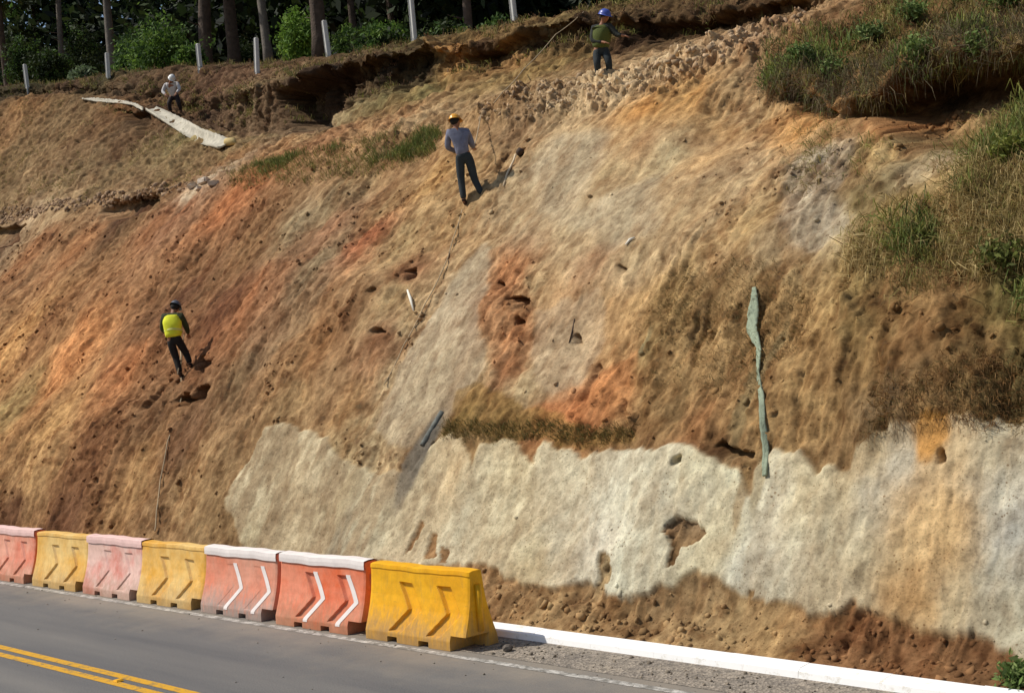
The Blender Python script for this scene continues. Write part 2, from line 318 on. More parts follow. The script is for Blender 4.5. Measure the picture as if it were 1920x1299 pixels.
# ---- colour control points, undercut shade painted in (photo pixel, sRGB)
SO = [(60,470,150,94,54),(150,450,162,104,60),(300,420,148,90,52),(430,378,172,94,44),(470,360,166,96,52),(100,600,140,90,50),(200,520,148,100,60),(350,500,136,92,58),(130,670,200,122,60),(230,690,182,108,58),(30,640,185,128,66),
 (20,760,150,120,70),(100,800,172,124,68),(180,850,128,80,46),(60,900,178,134,82),(250,900,162,118,70),(350,920,150,115,75),(120,975,112,68,42),(30,960,105,62,38),(380,985,134,104,68),(430,1000,134,104,68),(290,960,140,104,68),
 (300,760,126,88,58),(330,820,118,80,54),(280,600,118,76,46),(330,560,105,64,42),(450,700,125,96,66),(420,570,112,62,36),(400,620,130,74,42),(520,520,172,96,50),(500,560,176,98,50),(500,620,150,90,50),(480,450,136,96,60),(560,420,138,116,86),
 (560,470,128,78,46),(620,425,160,92,58),(620,380,140,116,82),(690,450,178,100,62),(600,500,140,116,86),(600,660,152,104,60),(650,760,156,116,72),(550,760,150,116,76),(690,590,150,118,82),(720,640,132,82,52),(650,610,130,90,58),(700,690,150,104,70),
 (730,560,165,138,98),(760,510,138,84,52),(760,600,165,140,104),(720,720,165,142,110),(760,790,160,138,106),(700,820,158,138,106),(640,830,160,136,98),
 (860,540,176,158,130),(860,620,182,166,138),(830,680,178,162,130),(900,500,168,145,112),(960,490,178,110,60),(945,540,172,104,58),(930,590,160,108,70),(960,640,172,112,68),(950,690,150,96,58),(1050,640,170,146,116),(1060,700,168,144,114),(990,560,172,146,108),
 (1000,330,166,142,108),(1060,280,172,146,108),(1090,340,176,150,112),(1020,400,160,136,102),(960,410,158,132,94),(1080,420,176,152,112),(1215,215,190,124,44),(1195,255,192,140,66),(1200,285,184,120,50),(1160,320,182,150,100),(1240,300,186,168,124),(1340,290,196,140,68),(1355,250,188,138,74),
 (1300,175,188,134,62),(1260,190,182,140,80),(1400,200,168,140,102),(1380,150,160,128,88),(1150,430,186,164,124),(1180,470,180,156,116),(1280,400,180,146,98),(1330,380,180,144,92),(820,325,176,130,70),(870,320,160,126,82),(740,370,152,118,78),(760,440,156,128,88),(680,340,152,122,84),(830,430,164,128,84),
 (900,450,166,134,94),(720,300,140,100,62),(900,260,140,108,74),(960,240,138,106,76),(1050,210,150,124,92),(1130,560,180,140,92),(1110,495,184,124,78),(1070,480,174,144,104),(1200,550,178,138,88),(1160,640,172,132,84),(1135,700,186,114,56),(1150,740,170,112,60),(1060,770,196,112,60),(1020,775,176,104,56),(1100,780,168,102,56),
 (950,790,132,96,50),(860,760,134,96,58),(860,800,104,84,42),(950,815,104,84,40),(1050,815,110,86,42),(1130,820,132,96,54),(900,700,168,146,112),(990,730,172,152,118),(1200,800,140,104,64),(1210,650,128,112,72),(1240,560,128,102,60),(1280,640,150,118,76),(1280,580,126,100,58),(1350,560,140,112,72),(1350,620,156,124,80),(1250,720,150,118,76),(1340,720,158,124,80),
 (1270,760,104,80,50),(1310,790,160,96,52),(1340,840,92,64,40),(1400,760,152,118,76),(1480,600,150,114,68),(1450,560,144,112,68),(1500,520,152,124,82),(1550,580,162,128,78),(1550,720,146,112,68),(1500,800,152,118,74),(1600,820,134,100,60),(1560,850,148,114,72),(1640,620,122,96,50),(1620,540,128,104,56),(1700,540,148,110,66),(1800,560,132,94,52),(1660,680,132,98,52),
 (1750,650,136,94,50),(1850,620,118,88,48),(1900,700,92,82,42),(1880,780,96,80,44),(1750,750,134,98,54),(1680,770,100,84,66),(1640,800,124,98,66),(1820,740,110,84,46),(1900,560,100,92,42),
 (1450,400,164,132,86),(1400,330,172,138,94),(1440,300,170,138,100),(1530,300,172,156,130),(1510,360,176,160,136),(1545,400,160,146,122),(1560,450,152,132,100),(1460,460,160,136,104),(1350,470,168,134,92),(1400,430,160,130,84),(1500,200,172,118,60),(1500,240,194,132,60),(1470,215,176,122,64),(1560,250,166,124,76),
 (1640,215,150,96,48),(1650,240,168,104,48),(1620,270,130,104,56),(1660,290,180,150,96),(1700,280,120,90,56),(1720,320,166,148,120),(1790,300,168,150,126),(1680,340,110,96,62),(1590,340,120,86,48),(1610,370,100,84,44),(1680,390,140,120,66),(1750,400,142,112,66),(1780,340,156,124,76),(1850,300,120,112,54),(1900,260,120,118,50),
 (1900,350,104,92,44),(1850,400,96,80,40),(1750,450,120,96,50),(1850,480,84,80,32),(1880,530,96,88,40),(1640,450,130,108,60),(1600,480,140,112,64),
 # soil at the foot
 (960,1110,146,112,74),(1050,1120,150,116,76),(1150,1130,150,114,72),(1250,1120,136,106,72),(1330,1100,136,108,74),(1300,1170,140,112,76),(1200,1180,148,114,74),(1400,1160,144,116,78),(1460,1200,160,124,78),(1550,1150,132,90,52),(1600,1180,136,88,52),(1700,1210,126,82,48),(1850,1250,118,76,44),(1950,1280,112,80,44),(1285,1005,146,112,74),(1130,1060,140,122,92),(815,1020,150,110,70),
 (560,1010,140,120,92),(640,1000,146,130,104),(1000,1160,152,122,84),
 # rubble rim, ridge; darkest tones paint the shade under overhanging lips
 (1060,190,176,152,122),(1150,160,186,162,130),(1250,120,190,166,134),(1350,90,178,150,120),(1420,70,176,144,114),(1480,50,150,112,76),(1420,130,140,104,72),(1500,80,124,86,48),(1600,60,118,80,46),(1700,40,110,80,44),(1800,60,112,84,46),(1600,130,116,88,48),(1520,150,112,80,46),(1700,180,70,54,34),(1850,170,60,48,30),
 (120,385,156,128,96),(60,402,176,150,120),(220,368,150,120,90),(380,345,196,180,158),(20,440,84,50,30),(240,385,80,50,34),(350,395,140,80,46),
 # left bank above the ridge
 (60,215,132,92,52),(200,220,122,80,44),(120,260,128,98,62),(240,260,110,74,46),(60,320,150,122,88),(150,320,122,102,70),(250,300,124,104,70),(330,310,128,106,68),(350,260,130,118,76),(180,350,110,88,58),(30,290,128,100,64),(400,300,132,104,66),(300,345,124,90,58),(20,350,120,96,64),(265,215,80,54,34),(20,235,150,102,56),
 # path
 (430,296,146,102,62),(520,278,158,112,70),(620,258,162,112,74),(720,238,168,124,84),(800,218,166,136,100),(900,195,152,122,88),
 # talus and scarp, dark organic soil deepened with painted undercut shade
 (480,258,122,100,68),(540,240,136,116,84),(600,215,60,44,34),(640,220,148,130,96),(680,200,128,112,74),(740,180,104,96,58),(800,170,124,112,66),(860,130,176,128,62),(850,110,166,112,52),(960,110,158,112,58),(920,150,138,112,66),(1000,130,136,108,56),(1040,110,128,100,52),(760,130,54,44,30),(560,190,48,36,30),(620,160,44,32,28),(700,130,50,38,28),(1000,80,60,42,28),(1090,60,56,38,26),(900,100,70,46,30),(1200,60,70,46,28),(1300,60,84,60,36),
 (430,220,112,88,62),(380,200,98,66,46),(480,200,120,98,68),(350,220,96,70,50),
 # slope between scarp lip and the posts, forest floor
 (30,172,66,52,36),(130,165,84,62,44),(250,155,96,74,54),(320,140,90,66,46),(400,150,98,68,50),(460,140,104,74,54),(540,120,110,80,58),(600,95,98,70,48),(700,85,88,66,42),(520,90,96,72,52),(860,50,104,88,48),(1000,40,112,92,52),(1100,15,100,84,44),(1250,20,88,66,38),(1400,20,84,60,36),(740,60,84,74,40),(900,20,90,84,42),(640,60,90,70,44),(50,150,60,60,34),(200,120,64,60,36),(450,100,84,68,46)]
BA = [(520,850,206,182,142),(500,930,196,176,138),(590,860,202,178,138),(480,1000,180,162,124),(560,920,186,160,120),(640,940,176,152,112),(700,980,186,172,138),(640,1020,152,138,112),(730,910,170,150,118),(790,930,190,168,130),(850,900,204,172,124),(930,950,202,184,146),(870,980,196,182,150),(960,880,206,184,140),(1050,880,202,184,150),(1050,1000,202,186,156),(1000,1060,194,172,128),
 (1150,940,198,190,168),(1200,900,204,192,164),(1250,920,204,190,160),(1130,1010,208,196,176),(1190,1080,200,194,170),(1240,1040,200,188,160),(1300,920,208,194,156),(1360,980,208,194,150),(1400,1060,198,192,174),(1330,1040,208,190,150),(1440,930,204,192,164),(1450,1090,188,176,152),(1500,980,210,194,156),(1520,900,198,176,134),(1600,900,200,176,132),(1580,1040,196,180,146),(1650,870,206,174,122),(1700,900,184,178,164),(1660,930,190,182,164),
 (1740,980,212,170,110),(1780,1020,206,164,104),(1700,1040,200,172,122),(1880,930,196,184,162),(1820,870,206,170,118),(1760,840,206,156,88),(1880,840,196,182,150),(1900,1000,188,186,180),(1880,1060,180,174,158),(1850,1150,176,160,132),(1700,1090,180,136,80),(1720,1110,186,140,76),(1780,1130,196,170,126),(1620,1060,190,166,124),(1590,1100,192,166,130),(1800,1100,188,158,112),(1900,1180,176,166,140)]
def interp_cols(pts, power=3.2):
    num = np.zeros(XX.shape+(3,), np.float32); den = np.zeros(XX.shape, np.float32)
    for p in pts:
        x, s = locate(p[0], p[1]); c = linn(p[2:5]).astype(np.float32)
        d2 = ((wx-x)*1.25)**2+((wy-s)*0.85)**2+0.05
        w_ = (d2**(-power/2)).astype(np.float32); den += w_; num += w_[..., None]*c
    return num/den[..., None]
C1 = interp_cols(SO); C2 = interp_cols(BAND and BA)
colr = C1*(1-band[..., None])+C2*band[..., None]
lum = (colr*np.array([.25, .6, .15])).sum(-1, keepdims=True)
chroma = (colr.max(-1, keepdims=True)-colr.min(-1, keepdims=True))/(colr.max(-1, keepdims=True)+1e-6)
sat = 1.06-0.04*sstep(.55, .9, chroma)*(1-band[..., None])-0.12*band[..., None]
colr = np.clip((lum+(colr-lum)*sat)*np.array([1.14, 1.15, 1.06])*(1-0.07*band[..., None]), 0.01, 0.8)
tan = linn((148, 126, 98)); lm = (colr*np.array([.25, .6, .15])).sum(-1, keepdims=True)/(tan*np.array([.25, .6, .15])).sum()
tk = (.34+.04*sstep(.6, .85, chroma))*(1-band[..., None]); colr = colr*(1-tk)+tan*lm*tk
gw = linn((196, 188, 168)); lw = (colr*np.array([.25, .6, .15])).sum(-1, keepdims=True)/(gw*np.array([.25, .6, .15])).sum(); tb = .26*band[..., None]; colr = colr*(1-tb)+gw*lw*tb
m1 = fbm(XX*11, S*8, 301, 3, .7)*(1-.6*band); m2 = fbm(XX*5, S*3.2, 305, 3, .6)*(1-.5*band)
m3 = fbm(XX*2.6+.5*nA, S*1.6, 309, 5, .65)*(1-.4*band)
# mud washed over the sprayed render, thicker in its left third
mud = sstep(.08, .5, fbm(XX*3.0, S*0.7, 171, 4, .6)+.25*sstep(-15.2, -17.5, XX))*band*(.30+.50*sstep(-14.8, -17.0, XX))
colr = colr*(1-mud[..., None])+linn((156, 134, 102))*mud[..., None]
# fragments of darker hard soil
frag = sstep(.20, .28, fbm(XX*7, S*5.5, 181, 3, .55))*sstep(-.05, .35, fbm(XX*.9, S*.7, 185, 3))*(1-band)
frag2 = sstep(.12, .17, fbm(XX*3.2+.3*nB, S*2.2, 183, 4, .6))*sstep(-.2, .2, fbm(XX*.6, S*.6, 187, 3))*(1-band)
colr = colr*(1-.16*frag2[..., None]*np.array([.8, 1, 1.1]))
colr = colr*(1-.30*frag[..., None]*np.array([.8, 1, 1.1]))
def area(pts, c, amt, warp=.6, soft=3):
    global colr, smo
    a = mask(pts, soft=soft, warp=warp)[..., None]*amt; cc = linn(c)*(.55+.45*(colr.mean(-1, keepdims=True)/(linn(c).mean()+1e-6))); colr = colr*(1-a)+cc*a; return a[..., 0]/amt
smo = area([(905, 450), (917, 475), (914, 600), (916, 700), (880, 740), (835, 790), (800, 835), (730, 835), (700, 800), (735, 710), (770, 650), (830, 560), (868, 490)], (180, 164, 136), .55, .8, 5)
area([(917, 470), (960, 462), (1000, 480), (985, 540), (1005, 580), (1000, 640), (960, 655), (990, 690), (950, 702), (917, 698)], (166, 112, 72), .35, .8, 5)
area([(1110, 690), (1125, 672), (1190, 648), (1178, 720), (1150, 770), (1100, 800), (1000, 795), (985, 765), (1060, 748), (1090, 735)], (178, 112, 66), .35, 1.0, 5)
area([(848, 745), (900, 730), (985, 760), (1100, 800), (1180, 800), (1180, 822), (1080, 826), (960, 822), (845, 818)], (120, 92, 48), .6, .8)
area([(1195, 590), (1260, 530), (1400, 520), (1560, 560), (1600, 640), (1600, 820), (1400, 850), (1190, 830), (1180, 700)], (144, 112, 70), .35, 1.0, 9)
smo = np.maximum(smo, mask([(1010, 250), (1150, 220), (1290, 190), (1410, 230), (1400, 330), (1290, 440), (1200, 500), (1150, 640), (1110, 740), (1010, 745), (1000, 560), (990, 420), (960, 400)], soft=25, warp=.8)*.85)
area([(1040, 260), (1150, 250), (1100, 400), (1240, 330), (1230, 430), (1150, 470), (1010, 400), (1000, 320)], (176, 158, 128), .6, 1.0, 15)
area([(900, 400), (960, 330), (1040, 260), (1180, 240), (1420, 230), (1440, 330), (1330, 440), (1230, 520), (1100, 560), (1000, 480), (930, 460)], (166, 148, 118), .38, 1.2, 25)
area([(1500, 290), (1600, 260), (1580, 420), (1500, 470), (1440, 420)], (164, 152, 132), .45, 1.2, 9)
area([(560, 380), (700, 340), (640, 520), (560, 640), (470, 720), (450, 640), (520, 480)], (134, 116, 88), .4, 1.2, 15)
area([(1010, 580), (1120, 540), (1130, 620), (1080, 720), (1010, 740), (1000, 660)], (172, 150, 120), .5, .8, 5)
area([(1670, 920), (1760, 900), (1850, 960), (1830, 1040), (1760, 1090), (1690, 1060), (1650, 1000)], (206, 166, 112), .45, 1.6, 25)
area([(1640, 1060), (1760, 1060), (1740, 1130), (1660, 1130)], (184, 142, 90), .4, 1.5, 15)
area([(1230, 930), (1330, 900), (1480, 960), (1560, 1060), (1480, 1080), (1340, 1010), (1240, 1000)], (206, 194, 168), .35, 1.6, 25)
area([(-200, 215), (0, 210), (150, 205), (280, 230), (420, 285), (380, 325), (250, 345), (0, 380), (-200, 420)], (116, 92, 64), .45, 1.2, 15)
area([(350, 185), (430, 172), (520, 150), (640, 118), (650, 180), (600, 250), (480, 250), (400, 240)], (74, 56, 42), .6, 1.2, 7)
q_ = (1-.45*smo)[..., None]
colr = colr*np.clip(1+.60*q_*m1[..., None]*np.array([.9, 1, 1.1])+.52*q_*m2[..., None]*np.array([.8, 1.0, 1.15])+.45*m3[..., None]*np.array([.85, 1.0, 1.1]), .45, 1.5)
# raked streaks and mottling that belong to the soil itself
sv = 1+(0.30*streak+0.16*fine)*(1-0.6*band)
colr = colr*sv[..., None]
red = sstep(0.18, 0.5, fbm(XX*2.2, S*1.0, 91, 4))*(1-band)*(S < S[rowD])*0.10
colr = colr*(1-red[..., None])+linn((150, 92, 50))*red[..., None]
# wet stain below the drain pipe and rust runs
def blob(px, py, rx, rs, c, amt, wob_=1.0):
    global colr
    x, s = locate(px, py)
    d = np.hypot((XX+(wx-XX)*wob_-x)/rx, (S+(wy-S)*wob_-s)/rs); w_ = (amt*(1-sstep(0.6, 1.15, d)))[..., None]
    colr = colr*(1-w_)+linn(c)*w_
blob(792, 835, 0.26, 0.7, (92, 88, 80), .85, .5); blob(770, 885, 0.24, 0.7, (118, 108, 92), .85, .5)
blob(1428, 910, 0.1, 0.5, (150, 130, 92), .6, .3); blob(1392, 930, 0.08, 0.6, (160, 128, 84), .6, .3)
blob(1755, 835, 0.25, 0.35, (200, 140, 62), .7, .5)
blob(1208, 645, 0.08, 0.3, (138, 138, 106), .4, .5)
blob(1425, 720, 0.14, 1.2, (140, 128, 92), .5, .5)

# ---- relief
land = (S < (S[rowD][None, :]+0.2)).astype(float)
disp = 0.20*big+0.10*nA*(1-0.5*band)+0.075*streak*(1-0.7*band)+0.035*fine*(1-0.55*band)
upper = (np.arange(NR) > rowD)[:, None]
rub = fbm(XX*3.2, S*3.2, 101, 4, 0.65)
gz = sstep(-.45, .45, fbm(XX*0.55, S*0.5, 141, 4))
rgh = (1-.82*smo)*(1-.72*band)
rid = 1-np.abs(fbm(XX*3.4+.35*nA, S*0.42, 191, 4, .55))*3.2; rid = np.clip(rid, 0, 1)**2
disp = 0.22*big+rgh*(0.065*nA+0.038*streak*(0.3+gz)-0.055*rid*(.2+gz)+0.032*fine*(0.15+gz)+.035*frag-.022*frag2)+.012*fine*(1+band)

fur = sstep(0.30, 0.62, fbm(XX*2.4+0.4*nA, S*0.55, 151, 4, .6)); disp -= 0.08*fur*rgh*gz
disp = np.where(upper, 0.20*nA+0.14*rub+0.05*fine-.08*rid*gz, disp)
rim = mask([(880, 215), (1000, 170), (1150, 128), (1300, 82), (1400, 56), (1500, 30), (1520, 60), (1440, 95), (1350, 130), (1250, 175), (1150, 195), (1050, 220), (960, 240)], soft=9)
scp = ((np.arange(NR) > rowF-8) & (np.arange(NR) < rowG+2))[:, None]
disp = disp+scp*(.16*fbm(XX*2.6, S*.5, 197, 4, .6)+.05*fbm(XX*9, S*2, 199, 3))
rim_n = np.abs(fbm(XX*3, S*3, 195, 5, .7))
disp = disp+rim*(.30*rim_n+.06*sstep(.15, .2, fbm(XX*5, S*5, 196, 3)))
disp = disp + 0.06*band*(.8+.5*fbm(XX*3, S*3, 203, 3))
# lumps of scraped soil
lump = np.abs(fbm(XX*2.6+0.5*nB, S*1.5, 111, 4, 0.6)); disp += 0.05*(0.35-lump)*rgh*(~upper)
gate = sstep(0.0, 0.5, S)
far = np.clip(1.0, 0, 1)
disp = disp*gate
veg = mask([(1440, 90), (1500, 50), (1600, 20), (1900, -60), (2050, -60), (2050, 110), (1850, 122), (1700, 155), (1600, 195), (1520, 165)], soft=15)+mask([(1590, 440), (1650, 385), (1750, 390), (1800, 340), (1860, 270), (1960, 200), (2050, 200), (2050, 780), (1800, 800), (1620, 830), (1560, 700), (1600, 505)], soft=15)
disp += veg*(0.30*fbm(XX*1.5+S*.5, S*.8, 161, 4, .55)+.05)*gate
def cav(pts, depth, soft=9):
    return mask(pts, soft=soft, warp=0.9)*depth
cavY = cav([(1460, 172), (1500, 152), (1560, 185), (1566, 226), (1520, 218), (1480, 190)], 0.7, 5)
cavY += cav([(1575, 222), (1600, 190), (1680, 165), (1760, 142), (1850, 122), (1990, 90), (1990, 185), (1915, 195), (1870, 232), (1830, 262), (1760, 285), (1700, 262), (1650, 215), (1610, 215)], 1.5, 7)
cavY += cav([(186, 392), (205, 372), (290, 368), (292, 385), (250, 402), (205, 410)], 0.5, 5)
cavY += cav([(-40, 430), (45, 418), (35, 445), (0, 462), (-40, 470)], 0.5, 5)
cavY += cav([(210, 205), (278, 210), (284, 240), (262, 262), (240, 225)], 0.5, 5)
cavY += cav([(520, 182), (600, 150), (636, 158), (640, 200), (600, 240), (550, 248), (528, 220)], 0.55, 7)
cavY += cav([(518, 172), (560, 158), (600, 142), (636, 122), (640, 200), (600, 242), (552, 250), (528, 225)], .75, 5)
cavY += cav([(636, 118), (700, 106), (780, 88), (826, 84), (832, 150), (795, 156), (740, 168), (690, 188), (645, 178)], .62, 5)
cavY += cav([(872, 98), (950, 76), (1045, 42), (1092, 36), (1112, 62), (1045, 78), (985, 102), (930, 128), (885, 122)], .45, 5)
cavY += cav([(1150, 46), (1240, 44), (1400, 22), (1500, -2), (1530, 20), (1440, 48), (1350, 66), (1200, 78)], .4, 5)
for p in ((975, 292, 7), (936, 540, 8), (972, 583, 15), (976, 612, 9), (1277, 876, 7), (1784, 876, 7), (690, 553, 6), (760, 515, 9), (716, 625, 9), (380, 680, 16), (345, 750, 16), (375, 745, 12), (1072, 625, 9), (1165, 490, 6)):
    a, b, r = p; cavY += cav([(a-r, b), (a-r*.6, b-r*.8), (a+r*.5, b-r), (a+r, b), (a+r*.4, b+r*.7), (a-r*.5, b+r*.8)], 0.03*r/1.2+0.1, 3)
cavY += cav([(1342, 838), (1368, 832), (1412, 848), (1408, 860), (1376, 856)], 0.28, 3)
cavY += cav([(330, 700), (318, 722), (270, 772), (262, 768), (312, 712)], 0.15, 3)
cavY += cav([(1165, 745), (1185, 800), (1175, 802), (1155, 750)], 0.12, 3)
cavY += cav([(1122, 672), (1096, 720), (1090, 760), (1082, 758), (1090, 710), (1116, 670)], 0.12, 3)
lip = cav([(1450, 150), (1500, 120), (1570, 150), (1600, 150), (1700, 120), (1850, 80), (1990, 50), (1990, 90), (1850, 122), (1680, 165), (1590, 190), (1560, 200), (1500, 160)], 0.45, 15)
P = P0+N0*(disp)[..., None]
P[..., 1] += cavY-lip
del C1, C2
V = P.reshape(-1, 3)
idx = np.arange(NR*NX).reshape(NR, NX)
F = np.stack([idx[:-1, :-1], idx[:-1, 1:], idx[1:, 1:], idx[1:, :-1]], -1).reshape(-1, 4)
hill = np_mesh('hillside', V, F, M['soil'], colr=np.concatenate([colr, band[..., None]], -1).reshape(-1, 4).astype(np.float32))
tag(hill, 'cut earth hillside above the road', kind='structure')
PX, PY, PZ = proj(P)
NF = normals(P)
def surf(px, py):
    """displaced surface point nearest to the spot seen at a photo pixel"""
    d = (PX-px)**2+(PY-py)**2; zc = PZ[d < d.min()+60].min(); d = d+((PZ-zc)**2)*30
    i = np.unravel_index(np.argmin(d), d.shape); return Vector(P[i]), i

# ------------------------------------------------------------------ road, kerb, ground
def sheet(name, q0, q1, z0, z1, mt, x0=-220, x1=60, n=200, kind='structure', label=None):
    xs = np.linspace(x0, x1, n); V = np.concatenate([np.stack([xs, xs*0+q0, xs*0+z0], -1), np.stack([xs, xs*0+q1, xs*0+z1], -1)])
    i = np.arange(n-1); F = np.stack([i, i+1, i+1+n, i+n], -1)
    o = np_mesh(name, V, F, mt, smooth=False); tag(o, label, kind=kind); return o
def asphalt():
    m, n, l, b = mat('asphalt', rough=0.85, spec=0.3)
    tc = n.new('ShaderNodeTexCoord')
    mp = n.new('ShaderNodeMapping'); mp.inputs['Scale'].default_value = (0.12, 1.2, 1); l.new(tc.outputs['Object'], mp.inputs[0])
    a = noise_node(n, l, 1.3, 6, 0.6, mp.outputs[0]); b2 = noise_node(n, l, 60, 3, 0.7, tc.outputs['Object']); c3 = noise_node(n, l, 0.9, 6, 0.7, tc.outputs['Object'])
    r1 = ramp(n, l, a.outputs[0], [(0.3, lin((98, 97, 96))), (0.7, lin((118, 115, 110)))])
    r2 = ramp(n, l, b2.outputs[0], [(0.35, (0.72, 0.72, 0.72)), (0.65, (1.25, 1.25, 1.25))])
    r3 = ramp(n, l, c3.outputs[0], [(0.62, (1, 1, 1)), (0.8, (1.25, 1.2, 1.1))])
    x = mixc(n, l, 1, r1.outputs[0], r2.outputs[0], 'MULTIPLY'); x = mixc(n, l, 1, x, r3.outputs[0], 'MULTIPLY')
    # dust washed from the bank onto the far edge, faint wheel tracks
    sp = n.new('ShaderNodeSeparateXYZ'); l.new(tc.outputs['Object'], sp.inputs[0])
    ma = n.new('ShaderNodeMath'); ma.operation = 'MULTIPLY_ADD'; l.new(c3.outputs[0], ma.inputs[0]); ma.inputs[1].default_value = 3.0; l.new(sp.outputs[1], ma.inputs[2])
    rd = n.new('ShaderNodeMapRange'); rd.inputs[1].default_value = 11.2; rd.inputs[2].default_value = 12.9; l.new(ma.outputs[0], rd.inputs[0])
    x = mixc(n, l, rd.outputs[0], x, lin((142, 132, 118)))
    wv = n.new('ShaderNodeMath'); wv.operation = 'SINE'; wm = n.new('ShaderNodeMath'); wm.operation = 'MULTIPLY'; wm.inputs[1].default_value = 3.7; l.new(sp.outputs[1], wm.inputs[0]); l.new(wm.outputs[0], wv.inputs[0])
    rw = ramp(n, l, wv.outputs[0], [(0.0, (0.97, 0.97, 0.97)), (1.0, (1.07, 1.06, 1.04))]); x = mixc(n, l, 1, x, rw.outputs[0], 'MULTIPLY')
    l.new(x, b.inputs['Base Color']); bump(n, l, b, b2.outputs[0], 0.35, 0.01); return m
def worn_paint(name, c, under, lo=0.40, hi=0.52, sc=7):
    m, n, l, b = mat(name, rough=0.7)
    tc = n.new('ShaderNodeTexCoord'); t = noise_node(n, l, sc, 8, 0.8, tc.outputs['Object'])
    r = ramp(n, l, t.outputs[0], [(lo, under), (hi, c)]); l.new(r.outputs[0], b.inputs['Base Color']); return m
M['asphalt'] = asphalt()
M['ground'] = simple('ground_dirt', lin((110, 95, 70)), 0.3, 0.7)
M['gravel'] = None
def gravel():
    m, n, l, b = mat('shoulder_gravel', rough=0.95, spec=0.1)
    tc = n.new('ShaderNodeTexCoord')
    v = n.new('ShaderNodeTexVoronoi'); v.inputs['Scale'].default_value = 32; l.new(tc.outputs['Object'], v.inputs['Vector'])
    t = noise_node(n, l, 1.6, 8, 0.7, tc.outputs['Object'])
    r = ramp(n, l, t.outputs[0], [(0.35, lin((136, 128, 118))), (0.6, lin((156, 146, 132))), (0.8, lin((174, 160, 138)))])
    hs = ramp(n, l, v.outputs['Color'], [(0.2, (0.6, 0.6, 0.6)), (0.8, (1.25, 1.22, 1.18))])
    x = mixc(n, l, 1, r.outputs[0], hs.outputs[0], 'MULTIPLY'); l.new(x, b.inputs['Base Color'])
    bump(n, l, b, v.outputs['Distance'], 0.7, 0.02); return m
M['gravel'] = gravel()
M['yline'] = worn_paint('yellow_road_paint', lin((214, 160, 40)), lin((126, 112, 84)), 0.36, 0.50)
M['wline'] = worn_paint('white_road_paint', lin((205, 200, 190)), lin((122, 118, 110)), 0.44, 0.60, 5)
def concrete_white():
    m, n, l, b = mat('white_concrete', rough=0.8)
    tc = n.new('ShaderNodeTexCoord'); t = noise_node(n, l, 5, 8, 0.75, tc.outputs['Object'])
    r = ramp(n, l, t.outputs[0], [(0.28, lin((205, 196, 176))), (0.45, lin((250, 248, 243)))]); l.new(r.outputs[0], b.inputs['Base Color'])
    bump(n, l, b, t.outputs[0], 0.3, 0.01); return m
M['kerb'] = concrete_white()
sheet('ground', -300, 400, -0.06, -0.06, M['ground'], -500, 300)
sheet('road', -6.0, 11.02, 0, 0, M['asphalt'])
sheet('shoulder', 11.0, 11.9, 0.004, 0.02, M['gravel'])
QY = at_z(340, 1297, 0).y
for k, (dq) in enumerate((0.0, -0.23)):
    sheet('lane_marking', QY-0.03+dq, QY+0.10+dq, 0.004, 0.004, M['yline'])
sheet('edge_marking', 10.72, 10.84, 0.004, 0.004, M['wline'])
# kerb of cast lengths, bending slightly towards the bank on the right
bm = bmesh.new()
xk = -60.0; rnd = random.Random(3)
def kq(x): return 11.72
while x < 500 and xk < 14:
    x1 = xk+0.98
    prof = [(0.0, -0.05), (0.03, 0.085), (0.075, 0.115), (0.25, 0.125), (0.27, 0.11), (0.27, -0.05)]
    zj = rnd.uniform(-.004, .004); qj = rnd.uniform(-.004, .004)
    a = [bm.verts.new((xk+0.001, kq(xk)+p[0]+qj, p[1]+zj)) for p in prof]; b = [bm.verts.new((x1-0.001, kq(x1)+p[0]+qj, p[1]+zj)) for p in prof]
    for i in range(5): bm.faces.new((a[i], b[i], b[i+1], a[i+1]))
    bm.faces.new(a); bm.faces.new(b[::-1]); xk = x1+0.0
tag(bm_obj('kerb', bm, M['kerb']), kind='structure')

